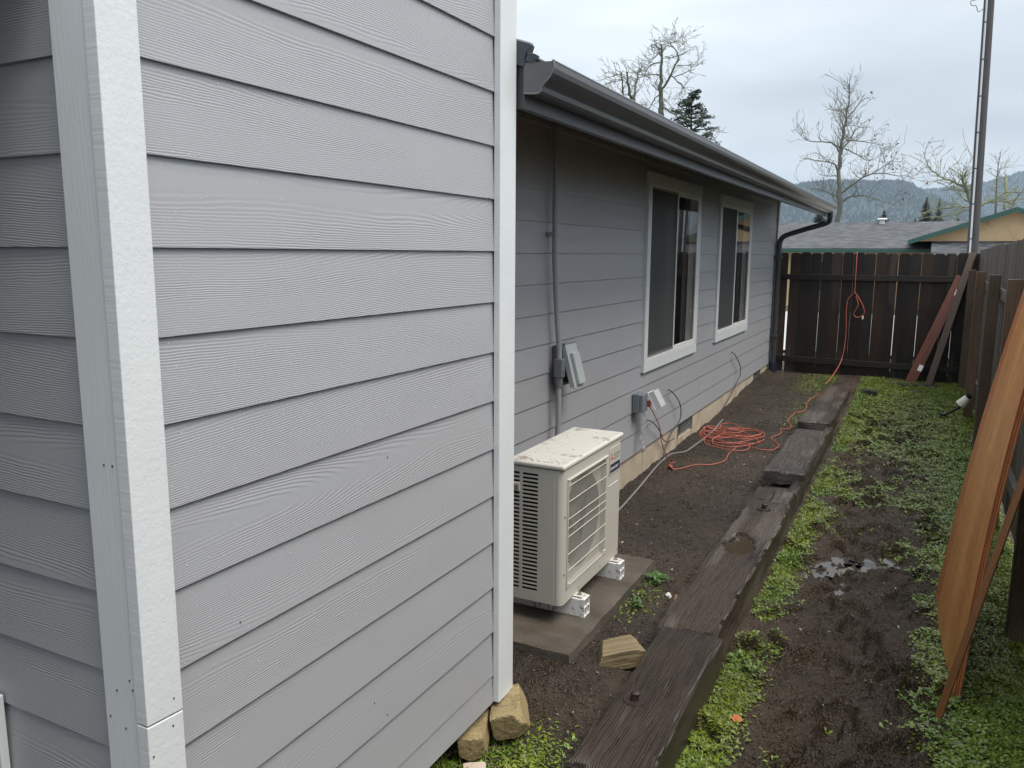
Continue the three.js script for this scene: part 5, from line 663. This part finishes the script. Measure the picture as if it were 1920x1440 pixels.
function conifer(name, label, x, y0, z, h, w, seed, col, loose, group) {
  const rnd = rng(seed), t = thing(name, label, 'tree', [x, y0, z], 0, group), pos = [], tr = { pos: [], idx: [] };
  limbs(tr, [[0, 0, 0, h * 0.018], [0.02 * h * (rnd() - 0.5), h * 0.5, 0, h * 0.012], [0, h * 0.99, 0, h * 0.002]], 6);
  const levels = loose ? 46 : 64;
  for (let l = 0; l < levels; l++) {
    const f = 0.12 + 0.88 * Math.pow(l / levels, 0.8), yy = f * h, env = loose ? Math.sqrt(1 - f) * 0.9 : 1 - f, len = w * env * (0.65 + 0.5 * rnd()) + 0.02, nb = loose ? 4 : 9;
    for (let b = 0; b < nb; b++) {
      const az = rnd() * 6.283, drop = loose ? -0.45 + 0.5 * rnd() : 0.15 + 0.45 * rnd(), ll = len * (0.55 + 0.6 * rnd());
      limbs(tr, [[0, yy, 0, h * 0.004], [Math.cos(az) * ll, yy - drop * ll, Math.sin(az) * ll, h * 0.001]], 4);
      const nc = loose ? 4 : 7;
      for (let c = 0; c < nc; c++) { const s = loose ? 0.5 + 0.5 * (c + 1) / nc : (c + 1) / nc, cx = Math.cos(az) * ll * s, cz = Math.sin(az) * ll * s, cy = yy - drop * ll * s, q = loose ? 0.11 : 0.05 + 0.11 * ll; for (let k = 0; k < (loose ? 18 : 5); k++) { const o = [0, 1, 2].map(() => (rnd() - 0.5) * q * 1.6); for (let v = 0; v < 3; v++) pos.push(cx + o[0] + (rnd() - 0.5) * q, cy + o[1] * 0.6 + (rnd() - 0.5) * q * 0.7, cz + o[2] + (rnd() - 0.5) * q); } }
    }
  }
  const g = new THREE.BufferGeometry(); g.setAttribute('position', new THREE.Float32BufferAttribute(pos, 3)); g.computeVertexNormals();
  mesh('trunk', limbGeo(tr), M(0.05, 0.045, 0.035, 0.9), t); const m = mesh('crown', g, M(...col, 0.85, { side: THREE.DoubleSide }), t); m.userData.kind = 'stuff';
}
conifer('pine_tree', 'loose tufted young pine beside the broken tree over the gutter', -7.0, -0.6, -26, 7.45, 2.3, 421, [0.035, 0.055, 0.04], true, 'evergreens beyond the houses');
for (const [x, z, h, w, s, label] of [[-0.6, -110, 10.8, 4.2, 423, 'dark fir standing left of the snapped limbs'], [0.75, -110, 10.6, 2.8, 425, 'slim dark fir close to the utility pole'], [-4.7, -100, 8.8, 5.0, 427, 'rounded dark fir behind the roof vent'], [-8.2, -72, 7.9, 4.6, 429, 'broad dark fir behind the gutter end'], [-11.3, -75, 6.6, 4.6, 431, 'low dark fir beside the house corner'], [2.6, -100, 7.8, 5.0, 433, 'spreading dark fir below the splintered trunks'], [-1.6, -104, 8.0, 4.2, 435, 'short dark fir under the fallen limbs']]) conifer('fir_tree', label, x, -2, z, h, w, s, [0.028, 0.042, 0.028], false, 'evergreens beyond the houses');

// ---------------------------------------------------------------- grass, weeds and crumbs of soil
function leafBlade(len, w, curl) { const g = new THREE.BufferGeometry(); const y = [0, 0.4, 0.8, 1], ww = [0.25, 1, 0.75, 0], pos = []; const pt = (i, s) => [s * ww[i] * w / 2, y[i] * len * (1 - 0.25 * curl * y[i]), curl * len * y[i] * y[i]]; const idx = []; for (let i = 0; i < 3; i++) pos.push(...pt(i, -1), ...pt(i, 1)); pos.push(...pt(3, 0)); idx.push(0, 1, 2, 1, 3, 2, 2, 3, 4, 3, 5, 4, 4, 5, 6); g.setAttribute('position', new THREE.Float32BufferAttribute(pos, 3)); g.setIndex(idx); g.computeVertexNormals(); return g; }
{
  const rnd = rng(501), leafM = MP(1, 1, 1, 0.38, { side: THREE.DoubleSide, transmission: 0.0 });
  const kinds = [['weed_leaves', 'low broad leaved weeds spread over the lawn', leafBlade(0.021, 0.0115, 0.5), 230000, 0], ['grass_blades', 'short green grass tufts along sleepers and fences', leafBlade(0.036, 0.003, 0.8), 60000, 1]];
  for (const [name, label, geo, tries, kind] of kinds) {
    const list = [], n0 = tries;
    for (let i = 0; i < n0 * 4 && list.length < n0; i++) {
      const left = rnd() < 0.12, x = left ? lerp(-1.9, -1.0, rnd()) : lerp(-0.68, 0.62, rnd()), u = rnd(), z = -1.9 - 10.4 * (0.5 * u + 0.5 * u * u);
      let m = cover(x, z); if (m <= 0.02) continue;
      if (kind) { const strip = Math.exp(-(((x + 0.6) / 0.1) ** 2)) + sst(0.2, 0.5, x) * 0.3 + (x < -0.7 ? 0.8 : 0) + sst(-11, -11.9, z) * 0.4; m *= clamp(0.05 + strip); }
      if (rnd() > m * (left ? 1 : 1)) continue; list.push([x, z, m]);
    }
    const im = new THREE.InstancedMesh(geo, leafM, list.length), mt = new THREE.Matrix4(), q = new THREE.Quaternion(), e = new THREE.Euler(), c = new THREE.Color();
    list.forEach(([x, z, m], i) => { const s = (kind ? 0.55 + 0.8 * rnd() : 0.4 + 0.75 * rnd()) * (z < -9.5 ? 0.95 : 1) * (kind && x < -0.5 ? 0.9 : 1); e.set(kind ? (rnd() - 0.5) * 1.2 : 0.5 + 0.85 * rnd(), rnd() * 6.283, (rnd() - 0.5) * 0.6, 'YXZ'); q.setFromEuler(e); mt.compose(new THREE.Vector3(x, groundH(x, z) - 0.004 + (kind ? 0 : 0.012 * rnd()), z), q, new THREE.Vector3(s, s, s)); im.setMatrixAt(i, mt); const hue = fbm(x * 5, z * 4, 61, 2), v = 0.62 + 0.75 * rnd(), mudd = rnd() < 0.08 + 0.5 * Math.exp(-(((x + 0.22) / 0.42) ** 2)) * vn(x * 3, z * 2, 64) * 1.4 ? 0.35 + 0.5 * rnd() : 0; im.setColorAt(i, c.setRGB(lerp(lerp(0.09, 0.175, hue) * v, 0.08, mudd), lerp(lerp(0.17, 0.205, hue) * v, 0.066, mudd), lerp(0.017 * v, 0.035, mudd))); });
    im.name = name; im.castShadow = im.receiveShadow = true; scene.add(im); tag(im, label, 'grass', null, 'stuff');
  }
  // crumbs of soil and bark
  const clods = new THREE.InstancedMesh(new THREE.IcosahedronGeometry(1, 0), M(1, 1, 1, 0.6), 26000), mt = new THREE.Matrix4(), q = new THREE.Quaternion(), e = new THREE.Euler(), c = new THREE.Color();
  for (let i = 0; i < 26000; i++) { const bed = rnd() < 0.85, u = rnd(), z = -2.0 - 10.2 * (0.45 * u + 0.55 * u * u); let x = bed ? lerp(-1.98, -0.97, rnd()) : lerp(-0.66, 0.4, rnd()); const s = 0.0016 + 0.0042 * Math.pow(rnd(), 2.4); e.set(rnd() * 6, rnd() * 6, rnd() * 6); q.setFromEuler(e); mt.compose(new THREE.Vector3(x, groundH(x, z) + s * 0.3, z), q, new THREE.Vector3(s * (0.7 + rnd()), s * (0.5 + 0.5 * rnd()), s * (0.7 + rnd()))); clods.setMatrixAt(i, mt); const v = 0.45 + 1.0 * rnd(); clods.setColorAt(i, c.setRGB(0.046 * v, 0.033 * v, 0.022 * v)); }
  clods.name = 'soil_crumbs'; scene.add(clods); tag(clods, 'loose dark soil crumbs over the bed and path', 'soil', null, 'stuff');
  // pale flecks: paint chips, shell and straw
  const N = 760, fl = new THREE.InstancedMesh(new THREE.BoxGeometry(1, 0.25, 0.6), M(1, 1, 1, 0.7), N);
  for (let i = 0; i < N; i++) { const bed = rnd() < 0.72, u = rnd(), z = -2.1 - 9 * (0.5 * u + 0.5 * u * u), x = bed ? lerp(-1.95, -0.98, rnd()) : lerp(-0.6, 0.3, rnd()), s = 0.0025 + 0.0075 * Math.pow(rnd(), 3); e.set(rnd() - 0.5, rnd() * 6, rnd() - 0.5); q.setFromEuler(e); mt.compose(new THREE.Vector3(x, groundH(x, z) + 0.004, z), q, new THREE.Vector3(s * (1 + 2 * rnd() * rnd()), s, s)); fl.setMatrixAt(i, mt); const v = 0.2 + 0.5 * rnd(); fl.setColorAt(i, c.setRGB(v, v * 0.94, v * 0.82)); }
  fl.name = 'pale_flecks'; scene.add(fl); tag(fl, 'pale chips scattered on the dark soil', 'debris', null, 'stuff');
}
{ // small weeds by the pad
  const lm = MP(0.05, 0.1, 0.022, 0.4, { side: THREE.DoubleSide });
  for (const [x, z, n, s, label] of [[-1.2, -4.1, 26, 1.1, 'small leafy weed at the far pad corner'], [-1.19, -3.75, 16, 0.8, 'tiny weed against the pad edge']]) { const rnd = rng(Math.round(-z * 100)), l = []; for (let k = 0; k < n; k++) { const g = leafBlade(0.05 * s, 0.02 * s, 0.7); g.rotateX(0.3 + 0.8 * rnd()); g.rotateY(rnd() * 6.28); g.translate((rnd() - 0.5) * 0.05, 0.01 + 0.02 * rnd(), (rnd() - 0.5) * 0.09); l.push(g); } const g = new THREE.BufferGeometry(); const t = thing('weed', label, 'plant', [x, groundH(x, z), z], 0, 'weeds by the pad'); mesh('leaves', mergeGeometries(l), lm, t); }
}

renderer.render(scene, camera);
